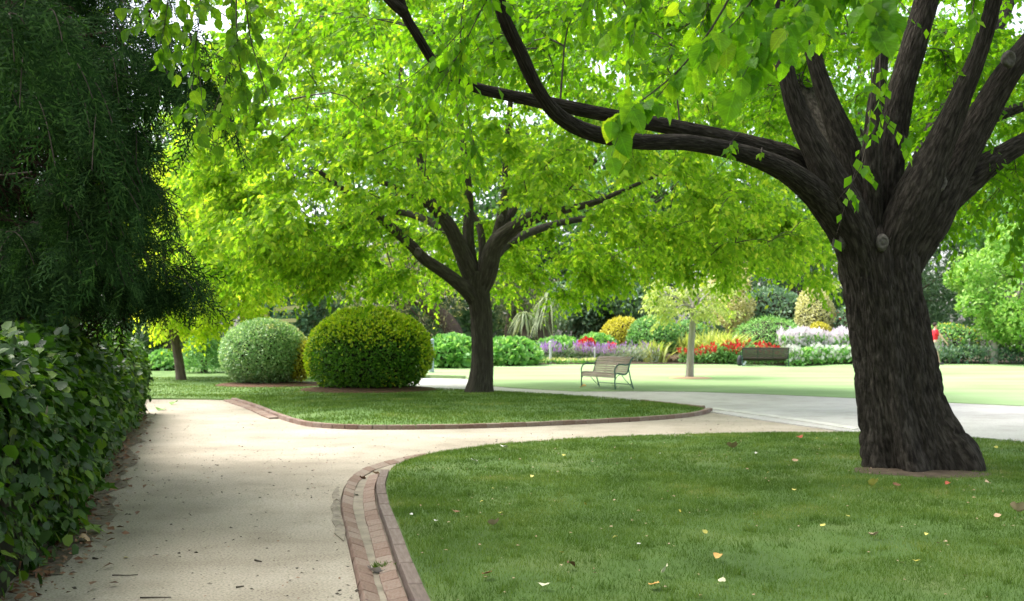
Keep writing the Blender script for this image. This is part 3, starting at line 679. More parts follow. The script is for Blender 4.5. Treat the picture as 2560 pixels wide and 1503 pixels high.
# hidden limbs that carry the crown over the lawn and the path (above the picture)
ORG = np.array((BIGT[0], BIGT[1] - .3, 4.2))
HID = []
for az, L, rise in ((-165, 8, 3.0), (-140, 8.5, 3.4), (-118, 9, 3.6), (-95, 9.5, 3.4), (-70, 9, 3.2), (-40, 8, 3.2), (-10, 8, 3.0), (25, 8, 2.6), (60, 7.5, 3), (100, 7, 3.5), (140, 7, 3), (170, 8, 3)):
    a = math.radians(az); d = np.array((math.cos(a), math.sin(a), 0))
    o_ = P(2345, -110, BY + .5); E = np.array((ORG[0], ORG[1], o_[2])); p = np.array([o_, E + d * L * .15 + (0, 0, rise * .35), E + d * L * .45 + (0, 0, rise * .7), E + d * L * .75 + (0, 0, rise * .75), E + d * L + (0, 0, rise * .6)])
    r = np.array((.11, .1, .075, .05, .02)); HID.append((p, r))
    V, F = bark_tube(p, r, 10, .25, .06, 3.0, 0, az); mk('limb', V, F, M['bark'], big, True)
rb = np.random.default_rng(11)
cs = []
while len(cs) < 560:
    a, q = rb.uniform(0, 2 * np.pi), 10.4 * math.sqrt(rb.random()); x, y = ORG[0] + q * math.cos(a), ORG[1] + .2 + q * math.sin(a)
    z = rb.uniform(3.6, 9.8 - .045 * q * q)
    lim = 1.6 + .335 * y + .75 if y < 12.5 else (3.5 + .0 * y if x > 5.5 else 5.2)
    if z < max(3.6, lim): continue
    if y > 12.5 and abs(x - 4.2) < 1.2 and z < 5: continue
    cs.append((x, y, z))
for px0, px1, py0, py1, Y0, Y1, n in ((2340, 2700, 60, 520, 12.5, 17, 40), (1250, 2500, -60, 160, 12, 18, 55), (1050, 1500, -40, 200, 11.5, 14, 16), (1900, 2420, 40, 330, 14.5, 19, 40)):
    for k in range(n): cs.append(tuple(P(rb.uniform(px0, px1), rb.uniform(py0, py1), rb.uniform(Y0, Y1))))
(bp, bd, bn, bs), tw = crown(BIG_LIMBS + HID, np.array(cs), ORG, rb, 12, 11, .115, .85, .32)
mk('branchlets', tw[0], tw[1], M['twig'], big)['kind'] = 'stuff'
# low hanging sprays in front: (list of px,py,depth), leaf length, leaves per twig, side twigs
def hanging(specs, rng, spread=.55):
    out = [[], [], [], []]; seg = ([], [], [], [])
    for path, size, nt, tl, nl in specs:
        q = spline(np.array([P(*a) for a in path]), 12)
        seg[0].extend(q[:-1]); seg[1].extend(q[1:]); seg[2].extend(np.linspace(.007, .002, 11)); seg[3].extend(np.linspace(.0065, .0015, 11))
        t = rng.uniform(.12, 1, nt); base = np.stack([np.interp(t * 11, np.arange(12), q[:, k]) for k in range(3)], 1)
        main = unit((q[-1] - q[0])[None])[0]; d = unit(main * .7 + rng.normal(0, spread, (nt, 3)) * (1, 1, .6) - np.array((0, 0, .15)))
        L = tl * rng.uniform(.5, 1.2, nt)
        base = np.vstack((base, q[6:7])); d = np.vstack((d, unit((q[-1] - q[6])[None]))); L = np.append(L, np.linalg.norm(q[-1] - q[6]))
        pos, ld, nr, sz, tip = leaf_spray(base, d, L, nl, size, rng, .35, .6)
        ld = unit(ld - np.array((0, 0, .55))); nr = unit(nr * .8 + np.array((0, -.75, .1)))
        for o, v in zip(out, (pos, ld, nr, sz)): o.append(v)
        seg[0].extend(base); seg[1].extend(tip); seg[2].extend(np.full(nt + 1, .0022)); seg[3].extend(np.full(nt + 1, .001))
    return [np.concatenate(o) for o in out], strips3(np.array(seg[0]), np.array(seg[1]), np.array(seg[2]), np.array(seg[3]))
HS = [
 ([(2330, -180, 4.1), (2230, -60, 3.9), (2190, 50, 3.8)], 0.103, 6, 0.13, 6),
 ([(2200, -200, 4.2), (2050, -60, 4.0), (1960, 50, 3.9), (1900, 110, 3.85)], 0.098, 11, 0.16, 6),
 ([(2050, -210, 4.4), (1930, -70, 4.1), (1850, 40, 3.95), (1800, 90, 3.9)], 0.095, 10, 0.15, 6),
 ([(1900, -190, 4.3), (1820, 0, 4.1), (1720, 150, 4.0), (1620, 240, 3.95), (1550, 285, 3.9)], .084, 9, .13, 5),
 ([(2120, -200, 4.6), (2050, -50, 4.5), (1990, 60, 4.4)], 0.094, 10, 0.18, 6),
 ([(1850, -200, 5.2), (1790, -40, 5.2), (1750, 70, 5.1)], 0.094, 13, 0.25, 7),
 ([(1980, -200, 5.6), (1920, -20, 5.5), (1870, 110, 5.4)], 0.095, 13, 0.25, 7),
 ([(1700, -220, 5.8), (1640, -80, 5.7), (1580, 40, 5.6)], 0.095, 13, 0.26, 7),
 ([(2250, -200, 5.6), (2150, -80, 5.5), (2080, 0, 5.4)], 0.095, 12, 0.25, 7),
 ([(1560, -220, 6.4), (1500, -80, 6.2), (1450, 30, 6.1)], 0.083, 13, 0.30, 7),
 ([(1400, -260, 7.0), (1240, -40, 6.8), (1150, 130, 6.7), (1080, 240, 6.6)], 0.083, 17, 0.30, 7),
 ([(1300, -160, 7.4), (1180, 40, 7.2), (1080, 150, 7.1), (960, 240, 7.0)], 0.085, 16, 0.30, 7),
 ([(1180, -150, 9.0), (1150, 100, 8.9), (1170, 280, 8.8), (1190, 390, 8.7)], 0.083, 14, 0.27, 7),
 ([(1650, -200, 7.5), (1620, -60, 7.3), (1570, 40, 7.2)], 0.083, 12, 0.30, 7),
 ([(2205, -120, 7.3), (2182, 100, 7.2), (2176, 280, 7.1), (2150, 420, 7.0), (2090, 505, 6.95)], 0.085, 6, 0.13, 7),
 ([(2210, -100, 7.4), (2200, 200, 7.3), (2215, 300, 7.2), (2275, 350, 7.2)], 0.088, 4, 0.11, 5),
 ([(2480, -140, 6.4), (2440, -20, 6.3), (2425, 70, 6.2)], 0.083, 7, 0.14, 6),
 ([(2640, 300, 13.5), (2540, 420, 13.4), (2440, 530, 13.3), (2370, 560, 13.2)], 0.105, 19, 0.59, 8),
 ([(2680, 380, 12.8), (2600, 500, 12.7), (2530, 590, 12.6)], 0.105, 14, 0.51, 8),
 ([(1850, 330, 10.9), (1825, 360, 10.8), (1828, 390, 10.75)], 0.088, 4, 0.07, 3),
 ([(1905, 370, 11.1), (1903, 380, 11.0), (1900, 386, 11.0)], 0.071, 1, 0.04, 2),
]
(hp, hd, hn, hs), tw = hanging(HS, np.random.default_rng(21))
mk('hanging_twigs', tw[0], tw[1], M['twig'], big)['kind'] = 'stuff'

def fine_leaf(seed, w=.33, ns=11, cup=.10, curl=.16):
    """serrated pointed blade with a folded midrib and a short stalk, 1 long"""
    rg = np.random.default_rng(seed); t = np.linspace(0, 1, ns); prof = w * np.sin(np.pi * t ** .82) ** .8 * (1 - .25 * t) * (1 + .0 * t); prof[0] = .02; prof[-1] = 0
    V, F = [], []
    for i, s in enumerate(t):
        z = -curl * s * s + .02 * rg.normal(); k = prof[i] * (1 + (.07 if i % 2 else -.02)); y = .06 + .94 * s
        for f in (-1, -.5, 0, .5, 1):
            V.append((f * k, y - abs(f) * .03 * (i % 2), z + cup * abs(f) * k / w * 1.1 + (.012 if i % 2 and f else 0)))
    for i in range(ns - 1):
        for j in range(4): F.append((i * 5 + j, i * 5 + j + 1, i * 5 + j + 6, i * 5 + j + 5))
    b = len(V); V += [(-.012, -.1, .02), (.012, -.1, .02), (.012, .07, 0), (-.012, .07, 0)]; F.append((b, b + 1, b + 2, b + 3))
    return np.array(V), F
def loose_leaves(parent, pos, ld, nr, sz, idx, meshes):
    s, d, n = leaf_axes(ld[idx], nr[idx]); w = wloc(parent)
    for q, i in enumerate(idx):
        k = sz[i]; a = Matrix.Identity(4)
        for c in range(3): a[c][0], a[c][1], a[c][2], a[c][3] = s[q, c] * k, d[q, c] * k, n[q, c] * k, pos[i, c] - w[c]
        o = bpy.data.objects.new('leaf', random.choice(meshes)); link(o, parent); o.matrix_local = a
def show_size(pos, sz):
    v = pos - np.array((0, 0, CAM_H)); u = v[:, 0] / v[:, 1]; t = v[:, 2] / v[:, 1]
    ok = (np.abs(u) < .465) & (t < .305) & (t > -.24) & (v[:, 1] > 1); return np.where(ok, sz / np.maximum(v[:, 1], .5), 0)
ELM_ME = []
for i in range(4):
    v, f = fine_leaf(i, (.40, .37, .42, .39)[i], 11, (.1, .06, .13, .08)[i], (.16, .24, .1, .2)[i]); me = raw_mesh('leaf', v, f, True); me.materials.append(M['elm_near']); ELM_ME.append(me)
order = np.argsort(-show_size(hp, hs)); near = order[:300]; rest = order[300:]
loose_leaves(big, hp, hd, hn, hs, near, ELM_ME)
V, F = cards(hp[rest], hd[rest], hn[rest], hs[rest], LEAF5); V2, F2 = cards(bp, bd, bn, bs, LEAF4)
mk('foliage', np.vstack((V, V2)), np.vstack((F, F2 + len(V))), M['elm'], big)['kind'] = 'stuff'

aa = np.linspace(0, 2 * np.pi, 60, endpoint=False); er = .52 * (1 + .9 * fbm(np.stack((np.cos(aa) * 1.3, np.sin(aa) * 1.3, 0 * aa + 4), -1), 3)); ep = np.stack((BIGT[0] + .08 + er * np.cos(aa) * 1.15, BIGT[1] + er * np.sin(aa) * .95), 1)
sheet('bare_earth', ep, lambda x, y, d: FZ(x, y, dist_poly(np.stack((x, y), 1), FRONT)) + .004 + .012 * np.clip(d / .2, 0, 1), M['soil'], .09)

# ---- the elm on the island
MY = 27.6
mb = G(1203, 1000, .15)
mid = thing('elm_tree', 'medium elm with pale green drooping crown standing between round bush and brick kerb', 'tree', (*mb[:2], .1))
tr, trr = limb_pts([(1198, 1002, MY, 74), (1200, 980, MY, 64), (1204, 940, MY, 57), (1206, 900, MY, 53), (1203, 800, MY, 53), (1197, 750, MY, 57), (1190, 715, MY, 64), (1192, 680, MY, 60)])
V, F = bark_tube(tr, trr, 28, .1, .06, 2.0, .42, 2.2, 5, .35); mk('trunk', V, F, M['bark_mid'], mid, True)
ML = [
 [(1190, 770, MY, 24), (1172, 732, MY - .2, 38), (1120, 688, MY - .5, 33), (1060, 647, MY - .9, 29), (1030, 615, MY - 1.1, 27), (980, 570, MY - 1.5, 24), (940, 535, MY - 1.9, 20), (905, 510, MY - 2.3, 17), (800, 430, MY - 3.2, 11)],
 [(1192, 740, MY, 30), (1175, 680, MY - .1, 46), (1150, 620, MY - .2, 40), (1120, 560, MY - .4, 35), (1085, 520, MY - .6, 31), (1045, 492, MY - 1, 24), (1000, 474, MY - 1.5, 18), (940, 450, MY - 2.2, 12)],
 [(1088, 525, MY - .6, 22), (1072, 480, MY - .5, 22), (1050, 400, MY - .4, 18), (1010, 250, MY - .2, 12)],
 [(1192, 700, MY + .1, 24), (1172, 610, MY + .2, 30), (1172, 530, MY + .3, 26), (1168, 450, MY + .3, 22), (1150, 300, MY + .5, 15), (1130, 100, MY + .8, 10)],
 [(1200, 690, MY + .3, 18), (1206, 620, MY + .5, 20), (1196, 560, MY + .8, 17), (1165, 510, MY + 1, 14), (1150, 430, MY + 1.4, 11)],
 [(1198, 740, MY, 34), (1215, 690, MY - .1, 52), (1238, 612, MY - .2, 46), (1285, 570, MY - .4, 38), (1340, 535, MY - .7, 30), (1385, 500, MY - 1, 24), (1425, 462, MY - 1.3, 18), (1490, 400, MY - 1.9, 12)],
 [(1300, 565, MY - .4, 20), (1380, 534, MY - .8, 22), (1450, 516, MY - 1.2, 18), (1500, 502, MY - 1.5, 15), (1535, 486, MY - 1.8, 12), (1640, 440, MY - 2.6, 8)],
 [(1225, 640, MY + .1, 24), (1252, 550, MY + .1, 26), (1264, 480, MY + .1, 21), (1266, 400, MY + .1, 18), (1280, 200, MY, 12)],
 [(1240, 600, MY + .2, 24), (1280, 530, MY + .5, 22), (1310, 470, MY + 1, 18), (1350, 380, MY + 1.7, 12)],
 [(1200, 690, MY + .3, 26), (1140, 600, MY + 1.6, 24), (1040, 540, MY + 3.4, 18), (900, 520, MY + 5.4, 11)],
 [(1205, 690, MY + .3, 26), (1270, 610, MY + 1.8, 24), (1390, 560, MY + 3.6, 18), (1520, 540, MY + 5.6, 11)],
]
MID_LIMBS = []
for i, sp in enumerate(ML):
    p, r = limb_pts(sp); MID_LIMBS.append((p, r)); V, F = bark_tube(p, r, 12, .12, .07, 2.4, 0, i * 1.7); mk('limb', V, F, M['bark_mid'], mid, True)
scar(mid, P(1045, 631, MY - 1.25), (.1, -1, .1), .07)
scar(mid, P(1252, 545, MY - .45), (.1, -1, .1), .06, False)
MO = np.array((mb[0] + .5, MY, 5.0)); rm = np.random.default_rng(31)
def mid_under(x, y):
    a = np.arctan2(y - MO[1], x - MO[0]); fr = np.clip((-np.sin(a) - .25) / .5, 0, 1); q = np.hypot(x - MO[0], y - MO[1])
    return 3.05 + fr * 1.45 * np.clip(1.2 - np.abs(x - MO[0]) / 6.5, 0, 1) + .25 * np.clip(4 - q, 0, 4)
cs = []
while len(cs) < 820:
    a, q = rm.uniform(0, 2 * np.pi), 7.9 * rm.random() ** .42; x, y = MO[0] + q * math.cos(a), MO[1] + q * math.sin(a) * .95
    top = 14.2 - .06 * q * q; lo = mid_under(x, y) + .35 * (fbm(np.array((x * .5, y * .5, 1.0)), 2)) * 4
    if top <= lo: continue
    z = lo + (top - lo) * rm.random() ** 1.35
    cs.append((x, y, z))
for px, py, Y, n, spr in ((620, 470, 25, 8, .6), (690, 560, 25, 8, .6), (780, 640, 26, 12, .6), (860, 680, 26.5, 12, .55), (560, 360, 24, 14, .8), (1560, 600, 31, 14, .8), (1700, 610, 30, 16, .7), (1820, 560, 29, 14, .6), (1950, 590, 29, 12, .6), (1450, 690, 32, 12, .9), (1320, 680, 33, 10, .8), (980, 690, 33, 10, .8), (2010, 540, 28.5, 10, .6)):
    for k in range(n): cs.append(tuple(P(px, py, Y) + rm.normal(0, spr, 3) * (1, 1, .45)))
(p_, d_, n_, s_), tw = crown(MID_LIMBS, np.array(cs), MO, rm, 15, 12, .16, .8, .4)
mk('branchlets', tw[0], tw[1], M['twig'], mid)['kind'] = 'stuff'
V, F = cards(p_, d_, n_, s_, LEAF4); mk('foliage', V, F, M['elm_mid'], mid)['kind'] = 'stuff'

# ---- the yellow elm beyond the hedge
YY = 34.5
yb = P(455, 968, YY)
yel = thing('elm_tree', 'yellow-leaved elm with leaning trunk beyond the far end of the ivy hedge', 'tree', (yb[0], yb[1], .1))
tr, trr = limb_pts([(458, 975, YY, 30), (455, 955, YY, 25), (447, 900, YY, 22), (438, 850, YY, 22), (430, 800, YY, 22), (426, 760, YY, 20)])
V, F = bark_tube(tr, trr, 18, .12, .05, 2, .25, .7); mk('trunk', V, F, M['bark_bg'], yel, True)
YL = []
for dx, dz, dy in ((-2.2, 2.4, -1), (2.2, 2.2, -1), (.6, 4, .5), (-.8, 4.2, -.6), (2.6, 1.2, .6), (-2.4, 1.4, 1), (.3, 2.2, -2.2)):
    b0 = P(428, 790, YY); p = np.array([b0, b0 + np.array((dx * .35, dy * .35, dz * .5)), b0 + np.array((dx * .7, dy * .7, dz * .85)), b0 + np.array((dx, dy, dz))]); r = np.array((.08, .07, .05, .02)); YL.append((p, r))
    V, F = bark_tube(p, r, 8, .2, .05); mk('limb', V, F, M['bark_bg'], yel, True)
YO = P(510, 620, YY) + (0, .6, 0); ry = np.random.default_rng(41); cs = []
while len(cs) < 330:
    v = ry.normal(0, 1, 3); v /= np.linalg.norm(v); q = ry.random() ** .4; c = YO + v * q * np.array((2.2, 2.2, 3.6))
    if c[2] < Z(835, YY): continue
    cs.append(c)
(p_, d_, n_, s_), tw = crown(YL, np.array(cs), YO, ry, 12, 10, .16, .75, .3)
mk('branchlets', tw[0], tw[1], M['twig'], yel)['kind'] = 'stuff'
V, F = cards(p_, d_, n_, s_, LEAF4); mk('foliage', V, F, M['elm_yellow'], yel)['kind'] = 'stuff'

# ---- the elm whose trunk stands out of view behind the hedge, its branches hanging by the conifer
ov = thing('elm_tree', 'overhanging elm branches drooping into view from the top edge beside the dark conifer', 'tree', (-5.2, 3.2, 0))
tp = np.array([(-5.2, 3.2, -.1), (-5.15, 3.25, 1.5), (-5.1, 3.3, 3.2), (-4.9, 3.6, 4.4)]); V, F = bark_tube(tp, np.array((.36, .28, .25, .22)), 24, .12, .06, 2.2, .35, 4); mk('trunk', V, F, M['bark'], ov, True)
OL = []
for e in (((-3.4, 5.2, 5.3), (-2.1, 6.6, 5.2)), ((-4.0, 5.5, 5.6), (-3.2, 7.6, 5.4)), ((-2.6, 4.2, 5.8), (0, 4.6, 6)), ((-5.2, 4.6, 6), (-6, 7, 7)), ((-3.8, 2, 6), (-1.5, 1, 6.2)), ((-6.5, 2.5, 5.8), (-8.5, 2, 6)), ((-3.5, .5, 6), (-2, -3, 6)), ((-4.6, 6.5, 7), (-3.4, 10.5, 7.4)), ((-2.5, 3, 6.5), (.8, 2.6, 6.6))):
    p = np.array([(-5.0, 3.45, 3.9), (np.array(e[0]) + (-5, 3.5, 4)) / 2 + (0, 0, .4), e[0], e[1]]); r = np.array((.13, .11, .07, .025)); OL.append((p, r)); V, F = bark_tube(p, r, 12, .15, .05, 3); mk('limb', V, F, M['bark'], ov, True)
ro = np.random.default_rng(51); cs = []
while len(cs) < 430:  # unseen crown, spread over and behind the camera to shade the foreground
    x, y = ro.uniform(-8.5, 3.2), ro.uniform(-5, 12.5); z = ro.uniform(3.9, 9)
    if z < 1.6 + .335 * y + .85 or (x > 1.5 and y > 3): continue
    cs.append((x, y, z))
(p1, d1, n1, s1), tw = crown(OL, np.array(cs), np.array((-4.8, 3.5, 4.5)), ro, 11, 10, .12, .85, .3)
mk('branchlets', tw[0], tw[1], M['twig'], ov)['kind'] = 'stuff'
OS = [
 ([(420, -170, 6.9), (420, 0, 6.8), (400, 110, 6.7)], 0.083, 6, 0.29, 7),
 ([(500, -180, 6.6), (500, 20, 6.5), (480, 170, 6.4)], 0.083, 6, 0.29, 7),
 ([(560, -180, 6.4), (580, 40, 6.3), (570, 180, 6.2), (530, 290, 6.1), (535, 370, 6.05)], 0.079, 7, 0.24, 7),
 ([(600, -180, 6.6), (620, 60, 6.5), (650, 180, 6.4), (680, 270, 6.3)], 0.079, 6, 0.20, 7),
 ([(600, -180, 6.0), (590, 20, 6.0), (600, 170, 5.95), (620, 250, 5.9)], 0.081, 4, 0.19, 7),
 ([(460, -180, 7.4), (470, 60, 7.3), (500, 200, 7.2), (505, 290, 7.1)], 0.083, 5, 0.24, 7),
 ([(380, -180, 7.8), (390, 20, 7.7), (440, 140, 7.6)], 0.083, 4, 0.27, 7),
 ([(640, -180, 7.2), (630, -30, 7.2), (625, 60, 7.1)], 0.079, 3, 0.19, 7),
]
(h2, hd2, hn2, hs2), tw = hanging(OS, np.random.default_rng(61), spread=1.0)
mk('hanging_twigs', tw[0], tw[1], M['twig'], ov)['kind'] = 'stuff'
OV_ME = []
for me in ELM_ME:
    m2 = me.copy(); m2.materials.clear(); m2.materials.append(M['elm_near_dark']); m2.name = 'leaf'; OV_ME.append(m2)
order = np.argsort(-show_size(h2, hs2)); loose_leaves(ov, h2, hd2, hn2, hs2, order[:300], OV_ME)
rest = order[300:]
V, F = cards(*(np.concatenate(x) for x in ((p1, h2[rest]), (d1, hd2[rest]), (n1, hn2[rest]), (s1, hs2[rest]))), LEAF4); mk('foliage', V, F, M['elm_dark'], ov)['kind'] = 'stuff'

def core(c, r, k=.82, lump=.1, freq=2.2, seed=0.0, zmin=None):
    V, F = ball((0, 0, 0), (1, 1, 1), 24, 16); w = unit(V); V = np.array(c) + w * np.array(r) * (k + lump * 2 * fbm(w * freq + seed + 10, 2))[:, None]
    if zmin is not None: V[:, 2] = np.maximum(V[:, 2], zmin)
    return V, F
# ------------------------------------------------------------------ conifer
def frond_template(seed):
    rg = np.random.default_rng(seed); V, F = [], []
    def strip(a, b, w):
        a, b = np.array(a), np.array(b); d = b - a; s = np.array((d[1], -d[0], 0)); s = s / max(np.linalg.norm(s), 1e-6) * w
        k = len(V); V.extend([a - s, a + s, b]); F.append((k, k + 1, k + 2))
    def axis(s): return np.array((.06 * math.sin(3 * s + seed), s, -.22 * s * s))
    strip(axis(0), axis(.95), .018)
    for i in range(12):
        s = .06 + .9 * i / 12; sg = -1 if i % 2 else 1; L = (.34 * (1 - s) + .12) * rg.uniform(.7, 1.2); a = axis(s); an = rg.uniform(.55, .85)
        d = np.array((sg * math.sin(an), math.cos(an), rg.uniform(-.35, .1))); strip(a, a + d * L, .019)
        for j in range(3):
            b = a + d * L * (.28 + .26 * j); an2 = an * sg + (.6 if j % 2 else -.6); e = np.array((math.sin(an2), math.cos(an2), rg.uniform(-.4, .15))); strip(b, b + e * L * .42 * rg.uniform(.7, 1.2), .018)
    return np.array(V), np.array(F)
FR = [frond_template(s) for s in range(3)]
CX, CYY = -6.7, 12.2
con = thing('conifer_tree', 'dark weeping conifer hanging over the ivy hedge', 'tree', (CX, CYY, 0))
tp = np.array([(CX, CYY, -.1), (CX + .1, CYY, 2), (CX + .05, CYY - .05, 5), (CX, CYY, 10)]); V, F = bark_tube(tp, np.array((.34, .27, .2, .06)), 20, .15, .08, 2.2, .3, 3); mk('trunk', V, F, M['bark'], con, True)
rc = np.random.default_rng(71); pos, ld, nr, sz = [], [], [], []; dpos, dld, dnr, dsz = [], [], [], []; s0, s1 = [], []
CL = []; bs0, bs1 = [], []
for k in range(125):
    z = rc.uniform(2.4, 7.4); a = rc.uniform(np.pi * .85, np.pi * 2.25); rad = (1.95 - .10 * max(z - 5, 0)) * rc.uniform(.7, 1.0)
    CL.append((CX + rad * math.cos(a), CYY + rad * math.sin(a) * .95, z, rc.uniform(.45, .8)))
for px, py, Y, r in ((400, 640, 10.4, .24), (410, 735, 10.6, .22), (350, 790, 10.6, .2), (420, 60, 9.8, .36), (440, 180, 9.9, .28), (300, 800, 10.7, .2), (60, 60, 9.2, 0.50), (160, 90, 9.4, 0.54), (210, 150, 9.6, 0.50), (290, 230, 9.8, 0.36), (60, 260, 9, 0.54), (180, 280, 9.3, 0.54), (230, 330, 9.5, 0.45), (80, 430, 9.2, 0.54), (210, 460, 9.6, 0.50), (260, 480, 10, 0.41), (280, 560, 10.3, 0.36), (180, 560, 10, 0.41), (80, 580, 9.6, 0.45), (210, 690, 10.2, 0.31), (280, 660, 10.5, 0.27), (305, 720, 10.8, 0.22), (270, 760, 10.6, 0.27), (180, 770, 10.6, 0.27), (120, 720, 10, 0.38), (150, 660, 10.5, 0.36), (40, 690, 9.8, 0.36), (20, 60, 7.5, 0.23), (305, 330, 10, 0.23), (320, 150, 10, 0.27)):
    CL.append((*P(px, py, Y), r))
for x, y, z, r in CL:
    s0.append((CX, CYY, max(1.4, z + .3))); s1.append((x, y, z))
    nb_ = int(4 + 7 * r); c = np.array((x, y, z)); oc = unit(np.array([[x - CX, y - CYY, 0.0]]))[0]
    for q_ in range(nb_):
        p0 = c + rc.normal(0, .5, 3) * r; o_ = unit((oc + rc.normal(0, .55, 3) * (1, 1, .3))[None])[0]; L = rc.uniform(.4, .9) * (.55 + r); t = np.linspace(0.05, 1, 10)[:, None]
        q = p0 + o_ * L * t * .75 + np.array((0, 0, 1)) * L * (.3 * t - .9 * t ** 2); tg = unit(o_ * .75 + np.array((0, 0, 1)) * (.25 - 2.1 * t)); sd = unit(np.cross(tg, (0, 0, 1.0)) + 1e-6) * np.where(np.arange(10) % 2, 1, -1)[:, None]
        pos.append(q); ld.append(unit(tg * .8 + sd * .75 + np.array((0, 0, -.3)) + rc.normal(0, .18, (10, 3)))); nr.append(unit(o_ * .8 + np.array((0, 0, .5)) + rc.normal(0, .25, (10, 3)))); sz.append(rc.uniform(.26, .48, 10)); kz = q[1:, 2] > 2.0; bs0.extend(q[:-1][kz]); bs1.extend(q[1:][kz])
    m = 8; t = rc.uniform(.35, .85, (m, 1)); dq = np.array((CX, CYY, z + .2)) * (1 - t) + c * t + rc.normal(0, .3, (m, 3)); dq[:, 2] = np.maximum(dq[:, 2], 1.95)
    dpos.append(dq); dld.append(unit(rc.normal(0, .6, (m, 3)) + (0, 0, -.6))); dnr.append(unit(rc.normal(0, 1, (m, 3)))); dsz.append(rc.uniform(.4, .7, m))
pos, ld, nr, sz = map(np.concatenate, (pos, ld, nr, sz)); dpos, dld, dnr, dsz = map(np.concatenate, (dpos, dld, dnr, dsz))
k = pos[:, 2] > 1.95; pos, ld, nr, sz = pos[k], ld[k], nr[k], sz[k]
def fronds(pos, ld, nr, sz):
    Vs, Fs, b = [], [], 0
    for i in range(3):
        V, F = cards(pos[i::3], ld[i::3], nr[i::3], sz[i::3], FR[i]); Vs.append(V); Fs.append(F + b); b += len(V)
    return np.vstack(Vs), np.vstack(Fs)
V, F = core((CX - .5, CYY + .3, 6.2), (1.8, 1.8, 4.0), .9, .16, 2.6, 5, 1.95); mk('twig_core', V, F, M['dead'], con, True)
V, F = fronds(pos, ld, nr, sz); mk('foliage', V, F, M['conifer'], con)['kind'] = 'stuff'
V, F = fronds(dpos, dld, dnr, dsz); mk('dead_sprays', V, F, M['dead'], con)['kind'] = 'stuff'
V, F = strips3(np.array(s0 + bs0), np.array(s1 + bs1), np.append(np.full(len(s0), .035), np.full(len(bs0), .006)), np.append(np.full(len(s0), .008), np.full(len(bs0), .004))); mk('branches', V, F, M['twig'], con)['kind'] = 'stuff'

# ------------------------------------------------------------------ ivy hedge
HB = spline(np.array([(-2.72, 5.4), (-3.25, 7.9), (-3.95, 10.2), (-4.75, 13.0), (-5.85, 16.6), (-7.25, 21.6)]), 60)
hd_t = unit(np.gradient(HB, axis=0)); h_n = np.stack((hd_t[:, 1], -hd_t[:, 0]), 1)
hedge = thing('ivy_hedge', 'glossy ivy-covered hedge running along the gravel path', 'hedge', (*HB[20], .05))
HW = 1.5
def hedge_pt(s, u):
    """s 0..1 along, u 0..1 round the section (0 foot of the path side .. 1 foot of the back); returns point, outward normal"""
    s = np.asarray(s); u = np.asarray(u)
    b = np.stack((np.interp(s * 59, np.arange(60), HB[:, 0]), np.interp(s * 59, np.arange(60), HB[:, 1])), -1)
    nn = np.stack((np.interp(s * 59, np.arange(60), h_n[:, 0]), np.interp(s * 59, np.arange(60), h_n[:, 1])), -1)
    Ht = 1.56 + .10 * np.sin(s * 17 + 1.0) + .1 * (fbm(np.stack((s * 9, 0 * s, 0 * s), -1), 2))
    Ht = Ht * np.where(s > .965, np.sqrt(np.clip(1 - ((s - .965) / .06) ** 2, .02, 1)), 1)
    a = np.pi * u; e = .38
    cx = np.sign(np.cos(a)) * np.abs(np.cos(a)) ** e; cz = np.abs(np.sin(a)) ** e
    off = (cx - 1) * HW / 2 + .07 * np.sin(cz * 3.1) ; z = Ht * cz
    bulge = 1 + .0 * s
    lump = .22 * fbm(np.stack((s * 22, u * 7, 0 * s + 2), -1), 3)
    p = np.stack((b[..., 0] + nn[..., 0] * (off + lump), b[..., 1] + nn[..., 1] * (off + lump), z + lump * .5 * np.sin(a) + .03), -1)
    on = unit(np.stack((nn[..., 0] * np.cos(a), nn[..., 1] * np.cos(a), np.sin(a) + 0 * s), -1)); return p, on
ss, uu = np.meshgrid(np.linspace(0, 1, 90), np.linspace(0, 1, 22), indexing='ij'); pp, oo = hedge_pt(ss, uu); pp = pp - oo * .10; n1_, n2_ = ss.shape
V = pp.reshape(-1, 3); F = [(i * n2_ + j, i * n2_ + j + 1, (i + 1) * n2_ + j + 1, (i + 1) * n2_ + j) for i in range(n1_ - 1) for j in range(n2_ - 1)]
F.append(tuple((n1_ - 1) * n2_ + j for j in range(n2_))); F.append(tuple(range(n2_ - 1, -1, -1)))
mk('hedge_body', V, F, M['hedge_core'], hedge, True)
rh = np.random.default_rng(81); N = 29000
s = rh.random(N) ** .9; u = rh.random(N) ** 1.25 * .8; p, on = hedge_pt(s, u); p = p + on * rh.uniform(-.09, .07, (N, 1)) + rh.normal(0, .025, (N, 3))
ld = unit(np.array((0, 0, -1.0)) * rh.uniform(.3, 1.1, (N, 1)) + on * rh.uniform(.1, .7, (N, 1)) + rh.normal(0, .4, (N, 3))); nr = unit(on + np.array((0, 0, .45)) + rh.normal(0, .35, (N, 3))); sz = rh.uniform(.055, .112, N)
k = p[:, 2] > .07; p, ld, nr, sz = p[k], ld[k], nr[k], sz[k]
